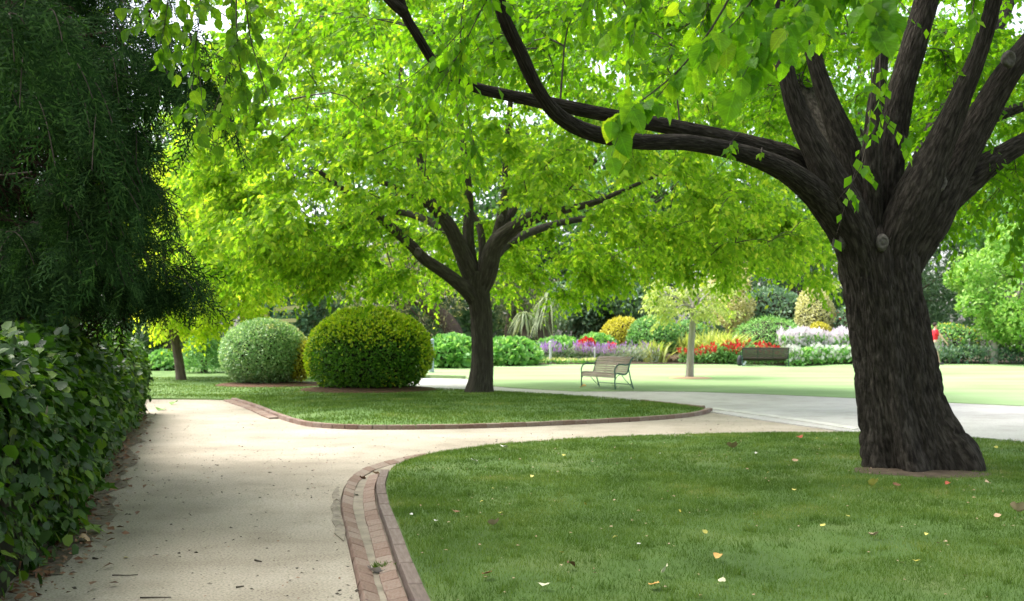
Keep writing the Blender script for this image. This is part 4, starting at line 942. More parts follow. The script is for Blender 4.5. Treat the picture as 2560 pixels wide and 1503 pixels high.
# the rounded far end and the sprawl at the near foot
N2 = 1500; a = rh.uniform(-np.pi / 2, np.pi / 2, N2); zz = rh.random(N2) ** .8 * 1.45; ec = HB[-1] - h_n[-1] * HW / 2; rr = HW / 2 * np.sqrt(np.clip(1 - (zz / 1.75) ** 4, .1, 1)) * (1 + .15 * rh.normal(0, 1, N2) * .5)
dxy = np.cos(a)[:, None] * hd_t[-1] * .5 + np.sin(a)[:, None] * h_n[-1]; pe = np.column_stack((ec + dxy * rr[:, None], zz + .08)); oe = unit(np.column_stack((dxy, .3 * np.ones(N2))))
p = np.vstack((p, pe)); ld = np.vstack((ld, unit(np.array((0, 0, -.8)) + oe * .4 + rh.normal(0, .4, (N2, 3))))); nr = np.vstack((nr, unit(oe + rh.normal(0, .35, (N2, 3))))); sz = np.append(sz, rh.uniform(.08, .14, N2))
NE = 900; en = rh.random((NE, 2)); ee = HB[0] - h_n[0] * HW * en[:, :1]; pe = np.column_stack((ee - hd_t[0] * rh.uniform(-.02, .1, (NE, 1)), .08 + 1.5 * en[:, 1])); oe = np.tile(np.array((-hd_t[0][0], -hd_t[0][1], .2)), (NE, 1))
p = np.vstack((p, pe)); ld = np.vstack((ld, unit(np.array((0, 0, -.8)) + oe * .4 + rh.normal(0, .4, (NE, 3))))); nr = np.vstack((nr, unit(oe + rh.normal(0, .35, (NE, 3))))); sz = np.append(sz, rh.uniform(.08, .13, NE))
N3 = 130; c3 = G(60, 1345, .1); q3 = c3 + rh.normal(0, 1, (N3, 3)) * (.14, .3, .0); q3[:, 2] = .12 + np.abs(rh.normal(0, .13, N3))
p = np.vstack((p, q3)); ld = np.vstack((ld, unit(rh.normal(0, .5, (N3, 3)) + (.4, -.4, -.2)))); nr = np.vstack((nr, unit(rh.normal(0, .35, (N3, 3)) + (.15, -.3, 1)))); sz = np.append(sz, rh.uniform(.12, .2, N3))
def ivy_mesh(seed):
    T, F = IVY; rg = np.random.default_rng(seed); V = T * (1 + rg.uniform(-.1, .1, T.shape)) + (0, 0, 0); V[:, 2] += rg.normal(0, .02, len(V))
    st = np.array([(-.015, -.22, .02), (.015, -.22, .02), (.015, .13, 0), (-.015, .13, 0)]); b = len(V)
    return np.vstack((V, st)), [tuple(f) for f in F] + [(b, b + 1, b + 2, b + 3)]
IVY_ME = []
for i in range(4):
    v, f = ivy_mesh(i); me = raw_mesh('leaf', v, f); me.materials.append(M['ivy']); IVY_ME.append(me)
vis = show_size(p, sz) * (np.sum((np.array((0, 0, CAM_H)) - p) * nr, 1) > 0); order = np.argsort(-vis)
loose_leaves(hedge, p, ld, nr, sz, order[:300], IVY_ME); rest = order[300:]
V, F = cards(p[rest], ld[rest], nr[rest], sz[rest], IVY_LITE); mk('foliage', V, F, M['ivy'], hedge)['kind'] = 'stuff'

hl = spline(HB[8:58], 150); hln = spline(h_n[8:58], 150); wv = .20 + .5 * fbm(np.column_stack((hl * 1.6, 0 * hl[:, 0] + 2)), 4)
sheet('hedge_soil', np.vstack((hl + hln * wv[:, None], (hl - hln * 1.2)[::-1])), lambda x, y, d: gz(x, y, d) + .006 + .012 * np.clip(d / .2, 0, 1) + .02 * fbm(np.stack((x * 5, y * 5, 0 * x), -1), 2) * np.clip(d / .1, 0, 1), M['hedge_dirt'], .1)
# ------------------------------------------------------------------ bushes and shrubs
def shell(c, r, n, rng, lump=.12, freq=2.2, depth=.14, zmin=None, seed=0.0):
    v = unit(rng.normal(0, 1, (n, 3))); k = 1 + lump * 2 * fbm(v * freq + seed + 10, 3) - depth * np.abs(rng.normal(0, 1, n)) * .7
    q = np.array(c) + v * np.array(r) * k[:, None]; on = unit(v / np.array(r))
    if zmin is not None:
        m = q[:, 2] > zmin; q, on = q[m], on[m]
    return q, on
def dress(q, on, size, rng, droop=0.0, tilt=.5, spread=.9):
    n = len(q); ld = unit(on * .5 + rng.normal(0, spread, (n, 3)) * .6 + np.array((0, 0, .25 - droop))); nr = unit(on + np.array((0, 0, .3)) + rng.normal(0, tilt, (n, 3)))
    return q, ld, nr, size * rng.uniform(.65, 1.3, n)
def bush(name, label, c, r, n, size, mat, seed, tmpl=LEAF4, lump=.12, freq=2.2, group=None, cat='bush', extra=(), zmin=None, depth=.14, droop=0.0, ck=.82):
    rng = np.random.default_rng(seed); zb = gnd(c[0], c[1]); zmin = zb + .03 if zmin is None else zmin
    t = thing(name, label, cat, (c[0], c[1], zb), group)
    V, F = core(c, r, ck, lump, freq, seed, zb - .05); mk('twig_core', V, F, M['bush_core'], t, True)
    q, on = shell(c, r, n, rng, lump, freq, depth, zmin, seed)
    V, F = cards(*dress(q, on, size, rng, droop), tmpl); mk('foliage', V, F, M[mat], t)['kind'] = 'stuff'
    for fn in extra: fn(t, rng)
    return t
def tips(nm, mat, c, r, n, size, sel, lump, freq, seed, grow=1.02):
    def f(t, rng):
        q, on = shell(c, np.array(r) * grow, n, rng, lump, freq, .05, gnd(c[0], c[1]) + .05, seed); k = sel(q, on, rng); q, on = q[k], on[k]
        V, F = cards(*dress(q, on, size, rng), LEAF4); mk(nm, V, F, M[mat], t)['kind'] = 'stuff'
    return f
def rr(x0, x1, y0, y1, Y):
    """centre and radii of a mass seen between these picture limits at depth Y"""
    a, b = P(x0, (y0 + y1) / 2, Y), P(x1, (y0 + y1) / 2, Y); zt, zb = Z(y0, Y), Z(y1, Y); return np.array(((a[0] + b[0]) / 2, Y, (zt + zb) / 2)), np.array(((b[0] - a[0]) / 2, (b[0] - a[0]) / 2, (zt - zb) / 2))
# clipped round bush; yellow leaves on its top and sides paint the backlit rim
c, r = rr(768, 1078, 772, 1003, 29.2); r[1] *= .95
mk('mulch', *lathe([(1.9, 0), (1.75, .05), (1.2, .10), (.01, .12)], 40), M['mulch'], None)
o = bpy.data.objects['mulch']; o.location = (c[0], c[1] - .1, gnd(c[0], c[1]) - .02); o['kind'] = 'structure'
bush('round_bush', 'large clipped round bush, dark green with yellow tips and backlit rim, beside the island elm', c, r, 26000, .085, 'yew_leaf', 101, lump=.06, freq=4.5, depth=.16, zmin=gnd(c[0], c[1]) + .12,
     extra=(tips('backlit_rim', 'yew_tip_and_rim_light', c, r, 19000, .09, lambda q, on, g: (on[:, 2] + g.normal(0, .16, len(on)) > .42) | ((np.abs(on[:, 0]) > .82) & (g.random(len(on)) < .5)), .06, 4.5, 101, 1.025),
            tips('green_tips', 'yew_tip_and_rim_light', c, r, 3500, .07, lambda q, on, g: fbm(q * 1.6, 2) > .08, .06, 4.5, 101, 1.0)))
c2, r2 = rr(553, 768, 798, 970, 31.8)
mk('mulch', *lathe([(1.7, 0), (1.5, .05), (1.0, .08), (.01, .1)], 40), M['mulch'], None)
o = [x for x in bpy.data.objects if x.name.startswith('mulch')][-1]; o.location = (c2[0] + .3, c2[1] - .1, gnd(c2[0], c2[1]) - .02); o['kind'] = 'structure'
bush('round_bush', 'pale grey-green clipped round bush in front of the fingerpost sign', c2, r2, 24000, .085, 'box_leaf', 102, lump=.04, freq=2.4, depth=.12, zmin=gnd(c2[0], c2[1]) + .1,
     extra=(tips('cream_tips', 'cream_leaf', c2, r2, 5000, .08, lambda q, on, g: (on[:, 2] > .25) & (fbm(q * 1.5, 2) > .08), .04, 2.4, 102, 1.02),))
c, r = rr(715, 790, 850, 950, 31.6)
bush('gold_bush', 'small golden bush squeezed between the two clipped round bushes', c, r, 2500, .09, 'gold_leaf', 103, lump=.15)
# bed shrubs
def sh(name, label, lim, n, size, mat, seed, **k):
    c, r = rr(*lim); r[1] = min(r[1], 1.6); return bush(name, label, c, r, n, size, mat, seed, **k)
sh('hydrangea_bush', 'broad-leaved green bush between the grey bollard and the elm trunk', (1060, 1200, 842, 935, 44.5), 2600, .2, 'fresh_green', 111, tmpl=ROUND6, lump=.2)
sh('hydrangea_bush', 'broad-leaved green bush just past the island elm trunk', (1195, 1350, 846, 930, 46.5), 2600, .2, 'fresh_green', 112, tmpl=ROUND6, lump=.2)
sh('hydrangea_bush', 'low leafy green bush behind the white post in the lavender', (1330, 1460, 845, 915, 49.5), 2200, .18, 'fresh_green', 113, tmpl=ROUND6, lump=.2)
sh('hydrangea_bush', 'low leafy green bush under the rounded yellow bush', (1440, 1540, 838, 912, 49.8), 2000, .18, 'fresh_green', 118, tmpl=ROUND6, lump=.2)
sh('gold_bush', 'rounded yellow bush behind the lavender', (1500, 1612, 793, 900, 51.0), 7500, .12, 'gold_leaf', 114, lump=.14)
sh('dome_bush', 'dense green dome-shaped bush right of the yellow bush', (1568, 1700, 790, 905, 50.0), 7000, .14, 'mid_green', 115, lump=.08)
sh('dome_bush', 'smaller green dome bush partly behind the pale young trunk', (1672, 1775, 800, 900, 52.0), 3400, .13, 'mid_green', 116, lump=.12)
sh('willow_bush', 'weeping fresh green bush behind the rear-view bench', (1838, 2010, 792, 905, 50.8), 5600, .2, 'fresh_green', 117, tmpl=NARROW, lump=.18, droop=.6)
sh('cream_bush', 'cream-leaved pointed bush above the pale lilac flowers', (1990, 2085, 715, 880, 52.0), 9000, .12, 'cream_leaf', 119, lump=.16, freq=3)
sh('gold_bush', 'low bright yellow bush at the foot of the cream pointed bush', (2018, 2078, 806, 880, 50.4), 1800, .11, 'gold_leaf', 120, lump=.12)
sh('flowering_bush', 'grey-green bush dotted with red flowers close behind the big trunk', (2080, 2190, 762, 900, 51.5), 2600, .14, 'blue_green', 121, lump=.16,
   extra=(lambda t, g: mk('blossom', *cards(*dress(*shell(rr(2080, 2190, 762, 900, 51.5)[0], rr(2080, 2190, 762, 900, 51.5)[1] * 1.0, 60, g, .16, 2.2, .05, None, 121), .16, g), ROUND6), M['red_flower'], t).__setitem__('kind', 'stuff'),))
sh('leafy_bush', 'dark glossy bush behind the rear-view bench under the dark conifer', (1850, 2010, 715, 880, 54.0), 4200, .2, 'blue_green', 122, lump=.2)
sh('leafy_bush', 'dark leafy bush low at the foot of the yellow elm', (350, 470, 885, 975, 41.0), 2200, .18, 'mid_green', 123, tmpl=ROUND6, lump=.22)
sh('leafy_bush', 'bushy yellow-flowered thicket behind the person in red', (2290, 2450, 812, 900, 49.0), 2800, .16, 'mid_green', 124, lump=.2,
   extra=(lambda t, g: mk('blossom', *cards(*dress(*shell(rr(2290, 2450, 812, 900, 49.0)[0], rr(2290, 2450, 812, 900, 49.0)[1] * 1.02, 420, g, .2, 2.2, .05, None, 124), .13, g), LEAF4), M['gold_leaf'], t).__setitem__('kind', 'stuff'),))
def conebush(name, label, px, y0, y1, w, Y, n, size, mat, seed, cat='tree', tiers=7):
    rng = np.random.default_rng(seed); b = P(px, y1, Y); zb = gnd(b[0], b[1]); zt = Z(y0, Y); R = w * Y / FPX / 2; t = thing(name, label, cat, (b[0], b[1], zb))
    V, F = tube(np.array([(b[0], b[1], zb - .1), (b[0], b[1], zt - .2)]), np.array((.14, .03)), 8); mk('trunk', V, F, M['bark_bg'], t, True)
    h = rng.random(n) ** .75; a = rng.uniform(0, 2 * np.pi, n); tier = (h * tiers) % 1; q = R * (1 - h) * (.75 + .35 * (1 - tier)) * rng.uniform(.45, 1, n) ** .4 + .08
    lob = 1 + .25 * np.sin(a * 5 + np.floor(h * tiers) * 2); q *= lob
    p = np.stack((b[0] + q * np.cos(a), b[1] + q * np.sin(a), zb + .1 + h * (zt - zb) - .12 * q), 1); on = unit(np.stack((np.cos(a), np.sin(a), .25 + 0 * a), 1))
    V, F = cards(*dress(p, on, size, rng, .2), NARROW if size > .2 else LEAF4); mk('foliage', V, F, M[mat], t)['kind'] = 'stuff'; return t
conebush('cypress_tree', 'small layered conifer between yellow elm trunk and pale round bush', 510, 800, 950, 110, 39, 5200, .22, 'mid_green', 131, tiers=6)

# ---- trees behind
def clump_tree(name, label, lim, trunk_px, n, size, mat, seed, tmpl=LEAF4, nc=26, mat2=None, bark='bark_bg', tw=.3, droop=.1, group=None, cr=.34, base=None, hollow=.55):
    rng = np.random.default_rng(seed); c, r = rr(*lim); Y = lim[4]; r[1] = min(r[0], 4.0); bx = X(trunk_px, Y); zb = gnd(bx, Y) if base is None else base
    t = thing(name, label, 'tree', (bx, Y, zb), group); top = c[2] + r[2] * .5
    tp = np.array([(bx, Y, zb - .15), (bx * .8 + c[0] * .2, Y, zb + (c[2] - zb) * .45), (c[0], Y, c[2]), (c[0], Y, top)]); V, F = bark_tube(tp, np.array((tw, tw * .8, tw * .55, tw * .2)), 14, .3, .07, 2, .25, seed); mk('trunk', V, F, M[bark], t, True)
    Q, O, s0, s1 = [], [], [], []
    for k in range(nc):
        v = unit(rng.normal(0, 1, (1, 3)))[0]; cc = c + v * r * rng.uniform(hollow, .82); rad = r.mean() * cr * rng.uniform(.7, 1.25)
        q, on = shell(cc, (rad * 1.15, rad * 1.15, rad * .8), n // nc, rng, .16, 2.4, .25, zb + .1, seed + k); Q.append(q); O.append(on); s0.append((c[0], Y, c[2] - r[2] * .3)); s1.append(cc)
    V, F = strips3(np.array(s0), np.array(s1), np.full(nc, .07), np.full(nc, .02)); mk('branches', V, F, M[bark], t)['kind'] = 'stuff'
    q, on = np.vstack(Q), np.vstack(O); V, F = cards(*dress(q, on, size, rng, droop), tmpl); o = mk('foliage', V, F, M[mat], t); o['kind'] = 'stuff'
    if mat2:
        k = rng.random(len(q)) < .25; V, F = cards(*dress(q[k] + on[k] * .05, on[k], size, rng, droop), tmpl); mk('pale_foliage', V, F, M[mat2], t)['kind'] = 'stuff'
    return t
clump_tree('chestnut_tree', 'bright green broad-crowned tree above grey flower spires right of the big trunk', (2360, 2760, 535, 880, 47.5), 2480, 19000, .21, 'bright_green', 141, LEAF5, nc=46, bark='bark_pale', cr=.27, tw=.16)
clump_tree('variegated_tree', 'cream-yellow leafed small tree behind the pale young trunk', (1770, 1890, 640, 850, 53.0), 1830, 10000, .14, 'tan_leaf', 142, nc=24, cr=.36, tw=.15)
clump_tree('broadleaf_tree', 'dark blue-green tree right behind the yellow and green dome bushes', (1440, 1680, 690, 880, 55.0), 1560, 9000, .22, 'dark_green', 143, nc=30, mat2='blue_green')
clump_tree('broadleaf_tree', 'dark green tree with pale top next to the cabbage tree', (1370, 1520, 690, 860, 56.5), 1440, 6000, .2, 'blue_green', 144, nc=24, mat2='silver_green')
clump_tree('gum_tree', 'olive-brown tree behind the big clipped round bush', (840, 1190, 560, 870, 57.0), 1150, 11000, .26, 'olive_green', 145, NARROW, nc=40, mat2='tan_leaf', tw=.55, cr=.28)
clump_tree('gum_tree', 'blue-green tree behind the fingerpost sign', (610, 880, 560, 900, 60.0), 700, 10000, .26, 'blue_green', 146, LEAF4, nc=34, mat2='olive_green', cr=.3, hollow=.6)
clump_tree('gum_tree', 'olive leaved tree seen just past the island elm trunk', (1180, 1400, 590, 870, 58.5), 1270, 8000, .24, 'olive_green', 147, NARROW, nc=32, mat2='dark_green', cr=.3)
clump_tree('pine_tree', 'dark soft-needled conifer behind the cream pointed bush', (1870, 2130, 560, 900, 59.0), 2010, 10000, .34, 'conifer_far', 148, NARROW, nc=34, cr=.3, droop=.3)
clump_tree('pine_tree', 'tall dark conifer seen between the big trunk and the bright green tree', (2120, 2400, 480, 900, 61.0), 2260, 9000, .34, 'dark_green', 149, NARROW, nc=34, cr=.3)
clump_tree('broadleaf_tree', 'dark shrubby tree behind the leaning yellow elm trunk', (330, 560, 760, 970, 45.0), 420, 6000, .22, 'dark_green', 150, nc=26, tw=.2)
clump_tree('broadleaf_tree', 'green tree behind the conifer and the near part of the hedge', (-220, 240, 600, 960, 26.0), 20, 9000, .2, 'dark_green', 151, nc=34, mat2='mid_green', tw=.2)
clump_tree('broadleaf_tree', 'tall green tree above and behind the yellow elm', (300, 700, 150, 800, 62.0), 480, 9000, .34, 'mid_green', 152, nc=36, cr=.3)
clump_tree('broadleaf_tree', 'tall green tree at the edge of the picture behind the bright green tree', (2350, 2800, 150, 800, 62.0), 2600, 9000, .34, 'mid_green', 153, nc=36, cr=.3)
clump_tree('broadleaf_tree', 'tall green tree high behind the island elm', (1250, 1900, 150, 760, 66.0), 1620, 10000, .38, 'mid_green', 154, nc=40, cr=.3)
clump_tree('broadleaf_tree', 'very tall mid-green tree seen through the crown of the island elm', (700, 1300, -120, 700, 68.0), 980, 9000, .45, 'mid_green', 155, nc=36, cr=.32)
clump_tree('broadleaf_tree', 'very tall green tree seen above the big elm fork', (1850, 2450, -150, 700, 68.0), 2150, 9000, .45, 'mid_green', 156, nc=36, cr=.32)
# far wood: one mass
rw = np.random.default_rng(161); Q, O = [], []
for k in range(190):
    x = rw.uniform(-48, 52); y = rw.uniform(66, 80); zc = 1.2 + 13.5 * rw.random() ** 1.3; rad = rw.uniform(1.8, 3.2); q, on = shell((x, y, zc), (rad * 1.2, rad, rad), 420, rw, .2, 2.2, .25, .2, k); Q.append(q); O.append(on)
V, F = cards(*dress(np.vstack(Q), np.vstack(O), .5, rw), LEAF4); o = mk('far_wood', V, F, M['dark_green']); tag(o, 'dark wood closing off the garden behind the beds', kind='stuff')

# ---- young pale tree
YT = 36.8; b = P(1724, 946, YT); zb = gnd(b[0], b[1]); yt = thing('young_tree', 'young tree with smooth pale trunk and thin pale leaves on the far lawn', 'tree', (b[0], b[1], zb))
tr, trr = limb_pts([(1722, 952, YT, 23), (1724, 935, YT, 19), (1727, 880, YT, 17), (1731, 820, YT, 16), (1736, 770, YT, 14), (1738, 735, YT, 13), (1742, 680, YT, 9)])
V, F = bark_tube(tr, trr, 16, .12, .03, 2, .2, 1); mk('trunk', V, F, M['bark_pale'], yt, True)
YLm = []
for px, py, dY in ((1650, 735, -.5), (1690, 690, .6), (1800, 720, -.4), (1780, 680, .5), (1690, 770, -.6), (1770, 760, .5)):
    p = np.array([P(1736, 775, YT), P((1736 + px) / 2, (755 + py) / 2, YT + dY / 2), P(px, py, YT + dY)]); r_ = np.array((.045, .03, .01)); YLm.append((p, r_)); V, F = bark_tube(p, r_, 8, .15, .03); mk('limb', V, F, M['bark_pale'], yt, True)
rg = np.random.default_rng(171); cs = [P(rg.uniform(1640, 1830), rg.uniform(690, 800), YT + rg.uniform(-1.2, 1.2)) for k in range(60)]
(p_, d_, n_, s_), tw = crown(YLm, np.array(cs), P(1736, 730, YT), rg, 8, 7, .15, .55, .4); mk('branchlets', tw[0], tw[1], M['bark_pale'], yt)['kind'] = 'stuff'
V, F = cards(p_, d_, n_, s_, LEAF4); mk('foliage', V, F, M['elm_pale'], yt)['kind'] = 'stuff'
V, F = lathe([(.75, 0), (.6, .03), (.01, .045)], 26); o = mk('bare_earth', V, F, M['leaf_tan'], None); o.location = (b[0], b[1] - .1, zb - .005); o['kind'] = 'structure'

# ---- bare branched tree beside the big trunk
BT = 40.0; b = P(2190, 930, BT); zb = gnd(b[0], b[1]); bare = thing('bare_tree', 'leafless pale branches poking out from behind the big elm trunk', 'tree', (b[0], b[1], zb))
V, F = bark_tube(np.array([(b[0], b[1], zb - .1), P(2185, 800, BT), P(2170, 730, BT)]), np.array((.12, .1, .08)), 10, .2, .04); mk('trunk', V, F, M['bark_pale'], bare, True)
for path in ([(2175, 745), (2120, 720), (2085, 695), (2055, 672)], [(2120, 720), (2100, 712), (2060, 697), (2045, 692)], [(2085, 695), (2078, 690), (2082, 680)], [(2175, 740), (2125, 700), (2085, 665), (2095, 658), (2060, 672)], [(2150, 720), (2110, 690), (2088, 660)]):
    q = spline(np.array([P(x, y, BT + .15 * i) for i, (x, y) in enumerate(path)]), 10); V, F = tube(q, np.linspace(.06, .025, 10), 6); mk('branch', V, F, M['bark_pale'], bare, True)
rg = np.random.default_rng(172); q, on = shell(P(2085, 720, BT + .1), (.22, .2, .16), 60, rg, .2); V, F = cards(*dress(q, on, .13, rg), LEAF4); mk('leaf_tuft', V, F, M['elm_pale'], bare)['kind'] = 'stuff'

# ---- cabbage tree (strap-leaved)
CY = 51.0
def strap_head(c, R, n, rng, droop):
    a = rng.uniform(0, 2 * np.pi, n); el = rng.uniform(-.5, 1.4, n); d = np.stack((np.cos(a) * np.cos(el), np.sin(a) * np.cos(el), np.sin(el)), 1); L = R * rng.uniform(.7, 1.15, n)
    Vs, Fs = [], []
    for i in range(n):
        t = np.linspace(0, 1, 5)[:, None]; q = np.array(c) + d[i] * L[i] * t - np.array((0, 0, 1)) * droop * L[i] * t ** 2.2; s = np.cross(d[i], (0, 0, 1.0)); s /= max(np.linalg.norm(s), 1e-6); w = np.array([.6, 1, .9, .6, .05])[:, None] * .035
        k = len(Vs); Vs += list(q - s * w) + list(q + s * w); Fs += [(k + j, k + 5 + j, k + 6 + j, k + 1 + j) for j in range(4)]
    return np.array(Vs), np.array(Fs)
b = P(1340, 900, CY); zb = gnd(b[0], b[1]); cab = thing('cabbage_tree', 'strappy-leaved cabbage tree with brown trunks behind the leafy green bushes', 'tree', (b[0], b[1], zb))
rg = np.random.default_rng(181); VV, FF, kk = [], [], 0
for x0, x1, yt_, R in ((1318, 1312, 800, .9), (1345, 1352, 800, 1.1), (1362, 1372, 755, 1.1)):
    V, F = bark_tube(np.array([P(x0, 905, CY), P((x0 + x1) / 2, 850, CY), P(x1, yt_, CY)]), np.array((.28, .24, .16)), 12, .2, .1); mk('trunk', V, F, M['bark_bg'], cab, True)
    V, F = strap_head(P(x1, yt_ - 8, CY), R, 130, rg, 1.0); VV.append(V); FF.append(F + kk); kk += len(V)
mk('strap_leaves', np.vstack(VV), np.vstack(FF), M['strap_leaf'], cab)['kind'] = 'stuff'
def flax(label, px, y0, y1, w, Y, n, seed):
    rng = np.random.default_rng(seed); b = P(px, y1, Y); zb = gnd(b[0], b[1]); t = thing('flax_plant', label, 'plant', (b[0], b[1], zb)); H = Z(y0, Y) - zb; R = w * Y / FPX / 2; Vs, Fs = [], []
    for i in range(n):
        a = rng.uniform(0, 2 * np.pi); q0 = np.array((b[0] + rng.normal(0, R * .25), b[1] + rng.normal(0, .3), zb)); o = R * rng.random() ** .7; h = H * rng.uniform(.55, 1.05); tt = np.linspace(0, 1, 5)[:, None]
        q = q0 + np.array((math.cos(a) * o, math.sin(a) * o, 0)) * tt ** 1.6 + np.array((0, 0, h)) * (tt - .22 * (o / R) * tt ** 3); s = np.array((-math.sin(a), math.cos(a), 0)); s = s if rng.random() < .5 else np.array((1.0, .2, 0)); wd = np.array([.7, 1, .95, .6, .05])[:, None] * .06
        k = len(Vs); Vs += list(q - s * wd) + list(q + s * wd); Fs += [(k + j, k + 5 + j, k + 6 + j, k + 1 + j) for j in range(4)]
    mk('blades', np.array(Vs), np.array(Fs), M['flax'], t)['kind'] = 'stuff'
flax('small yellow-striped flax clump at the end of the lavender', 1640, 842, 905, 100, 49.0, 150, 191)
flax('large yellow-striped flax clump behind the red flower bed', 1800, 818, 905, 170, 49.6, 340, 192)
flax('yellow-striped flax clump just behind the pale young trunk', 1715, 826, 905, 110, 49.8, 200, 193)
b = P(1685, 905, 48.6); zb = gnd(b[0], b[1]); V, F = ball((b[0], b[1], zb + .2), (.36, .36, .42)); rg = np.random.default_rng(194)
t = thing('grass_tuft', 'low straw-coloured tuft at the end of the red flower bed', 'plant', (b[0], b[1], zb)); n = 500; a = rg.uniform(0, 2 * np.pi, n); p = np.stack((b[0] + .25 * np.cos(a) * rg.random(n), b[1] + .25 * np.sin(a) * rg.random(n), zb + 0 * a), 1)
V, F = cards(p, unit(np.stack((np.cos(a) * .7, np.sin(a) * .7, 1 + 0 * a), 1) + rg.normal(0, .2, (n, 3))), unit(rg.normal(0, 1, (n, 3))), rg.uniform(.3, .5, n), NARROW); mk('blades', V, F, M['straw'], t)['kind'] = 'stuff'

# ---- flower masses
def bed(name, label, x0, x1, y0, y1, Y, n, size, mat, nf, fsize, fmat, seed, depth=1.2, top=None, ftmpl=LEAF4, fsel=None, tmpl=LEAF4, patch=None, fz=(.72, 1.04)):
    rng = np.random.default_rng(seed); xa, xb = X(x0, Y), X(x1, Y)
    def pts(m):
        x = rng.uniform(xa, xb, m); y = Y + rng.uniform(-.1, depth, m); zb = np.array([.11 + float(terrain(i, j)) for i, j in zip(x, y)]); H = (Z(y0, Y) - zb) * (1 if top is None else top((x - xa) / (xb - xa))) * (1 + .7 * fbm(np.stack((x * 1.7, y * 1.7, 0 * x + seed), -1), 3)); return x, y, zb, H
    t = thing(name, label, 'flower bed', ((xa + xb) / 2, Y, .1)); t['kind'] = 'stuff'
    x, y, zb, H = pts(n); h = rng.random(n) ** .6; p = np.stack((x, y, zb + H * h * .92), 1); on = unit(np.stack((rng.normal(0, .5, n), -np.ones(n) * (1 - h), h + .2), 1)); V, F = cards(*dress(p, on, size, rng), tmpl); mk('foliage', V, F, M[mat], t)['kind'] = 'stuff'
    x, y, zb, H = pts(nf)
    if patch is not None:
        k = rng.random(nf) < patch((x - xa) / (xb - xa)); x, y, zb, H = x[k], y[k], zb[k], H[k]
    if fsel: k = fbm(np.stack((x * 2.2, y * 2.2, 0 * x + seed), -1), 2) > fsel; x, y, zb, H = x[k], y[k], zb[k], H[k]
    m = len(x); h = rng.uniform(*fz, m); p = np.stack((x, y, zb + H * h), 1); V, F = cards(p, unit(np.stack((rng.normal(0, .3, m), rng.normal(-.2, .3, m), np.ones(m)), 1)), unit(rng.normal(0, 1, (m, 3)) + (0, -1, .3)), fsize * rng.uniform(.6, 1.3, m), ftmpl); mk('flowers', V, F, M[fmat], t)['kind'] = 'stuff'
bed('red_flower_bed', 'bed of bright red flowers in front of the flax clumps', 1700, 1962, 862, 906, 48.0, 4200, .14, 'mid_green', 1900, .14, 'red_flower', 201, fsel=-.14, top=lambda u: .72 + .3 * np.exp(-((u - .68) / .3) ** 2) + .14 * np.sin(u * 37) * np.sin(u * 91), fz=(.62, 1.05))
bed('lavender_bed', 'bed of grey-green lavender with purple flower spikes', 1255, 1650, 868, 905, 48.0, 6000, .16, 'silver_green', 4600, .19, 'purple_flower', 202, tmpl=NARROW, ftmpl=NARROW, patch=lambda u: np.where(u < .38, .8, np.where((u > .45) & (u < .72), .6, .12)), depth=1.6, fz=(.55, 1.1))
bed('pale_flower_bed', 'tall mass of pale lilac flowers next to the big elm trunk', 1955, 2200, 838, 905, 48.2, 3600, .2, 'fresh_green', 7500, .17, 'lilac_flower', 203, fz=(.2, 1.1), depth=1.4, fsel=-.16)
bed('white_flower_bed', 'white flower heads over green leaves along the lawn edge below the lilac mass', 1965, 2190, 872, 907, 47.4, 1500, .2, 'fresh_green', 800, .17, 'white_flower', 204, ftmpl=ROUND6, depth=.7, fz=(.3, 1.05), fsel=.02)
bed('edging_plants', 'low row of pale yellow-green plants edging the lavender', 1225, 1500, 900, 910, 47.2, 900, .12, 'fresh_green', 500, .1, 'cream_leaf', 205, depth=.35, ftmpl=ROUND6)
bed('ground_cover', 'dark low ground cover under the grey flower spires', 2330, 2700, 868, 896, 47.3, 3200, .16, 'blue_green', 60, .1, 'spire_flower', 206, depth=1.2)
rg = np.random.default_rng(207)
def spike(mat, c, h, r, n, parent, name='flower_spike'):
    hh = rg.random(n); a = rg.uniform(0, 2 * np.pi, n); q = r * (1 - .75 * hh); p = np.stack((c[0] + q * np.cos(a), c[1] + q * np.sin(a), c[2] + h * hh), 1); V, F = cards(p, unit(np.stack((np.cos(a), np.sin(a), .6 + 0 * a), 1)), unit(rg.normal(0, 1, (n, 3))), np.full(n, .09), LEAF4); mk(name, V, F, M[mat], parent)['kind'] = 'stuff'
for px, yt_ in ((2352, 842), (2362, 838), (2374, 845), (2388, 842), (2398, 848), (2420, 850), (2428, 856), (2449, 832), (2460, 842), (2466, 846), (2478, 846), (2494, 838), (2510, 852), (2526, 836), (2545, 846), (2558, 850)):
    Y = 47.6 + rg.uniform(-.3, .6); b = P(px, 890, Y); zb = gnd(b[0], b[1]); t = thing('spire_plant', 'tall grey flower spire standing in the dark ground cover', 'plant', (b[0], b[1], zb), 'grey flower spires by the far lawn'); zt = Z(yt_, Y)
    V, F = tube(np.array([(b[0], b[1], zb), (b[0], b[1], zt - .1)]), (.02, .01), 6); mk('stem', V, F, M['mid_green'], t); spike('spire_flower', (b[0], b[1], zb + (zt - zb) * .3), (zt - zb) * .7, .11, 110, t)
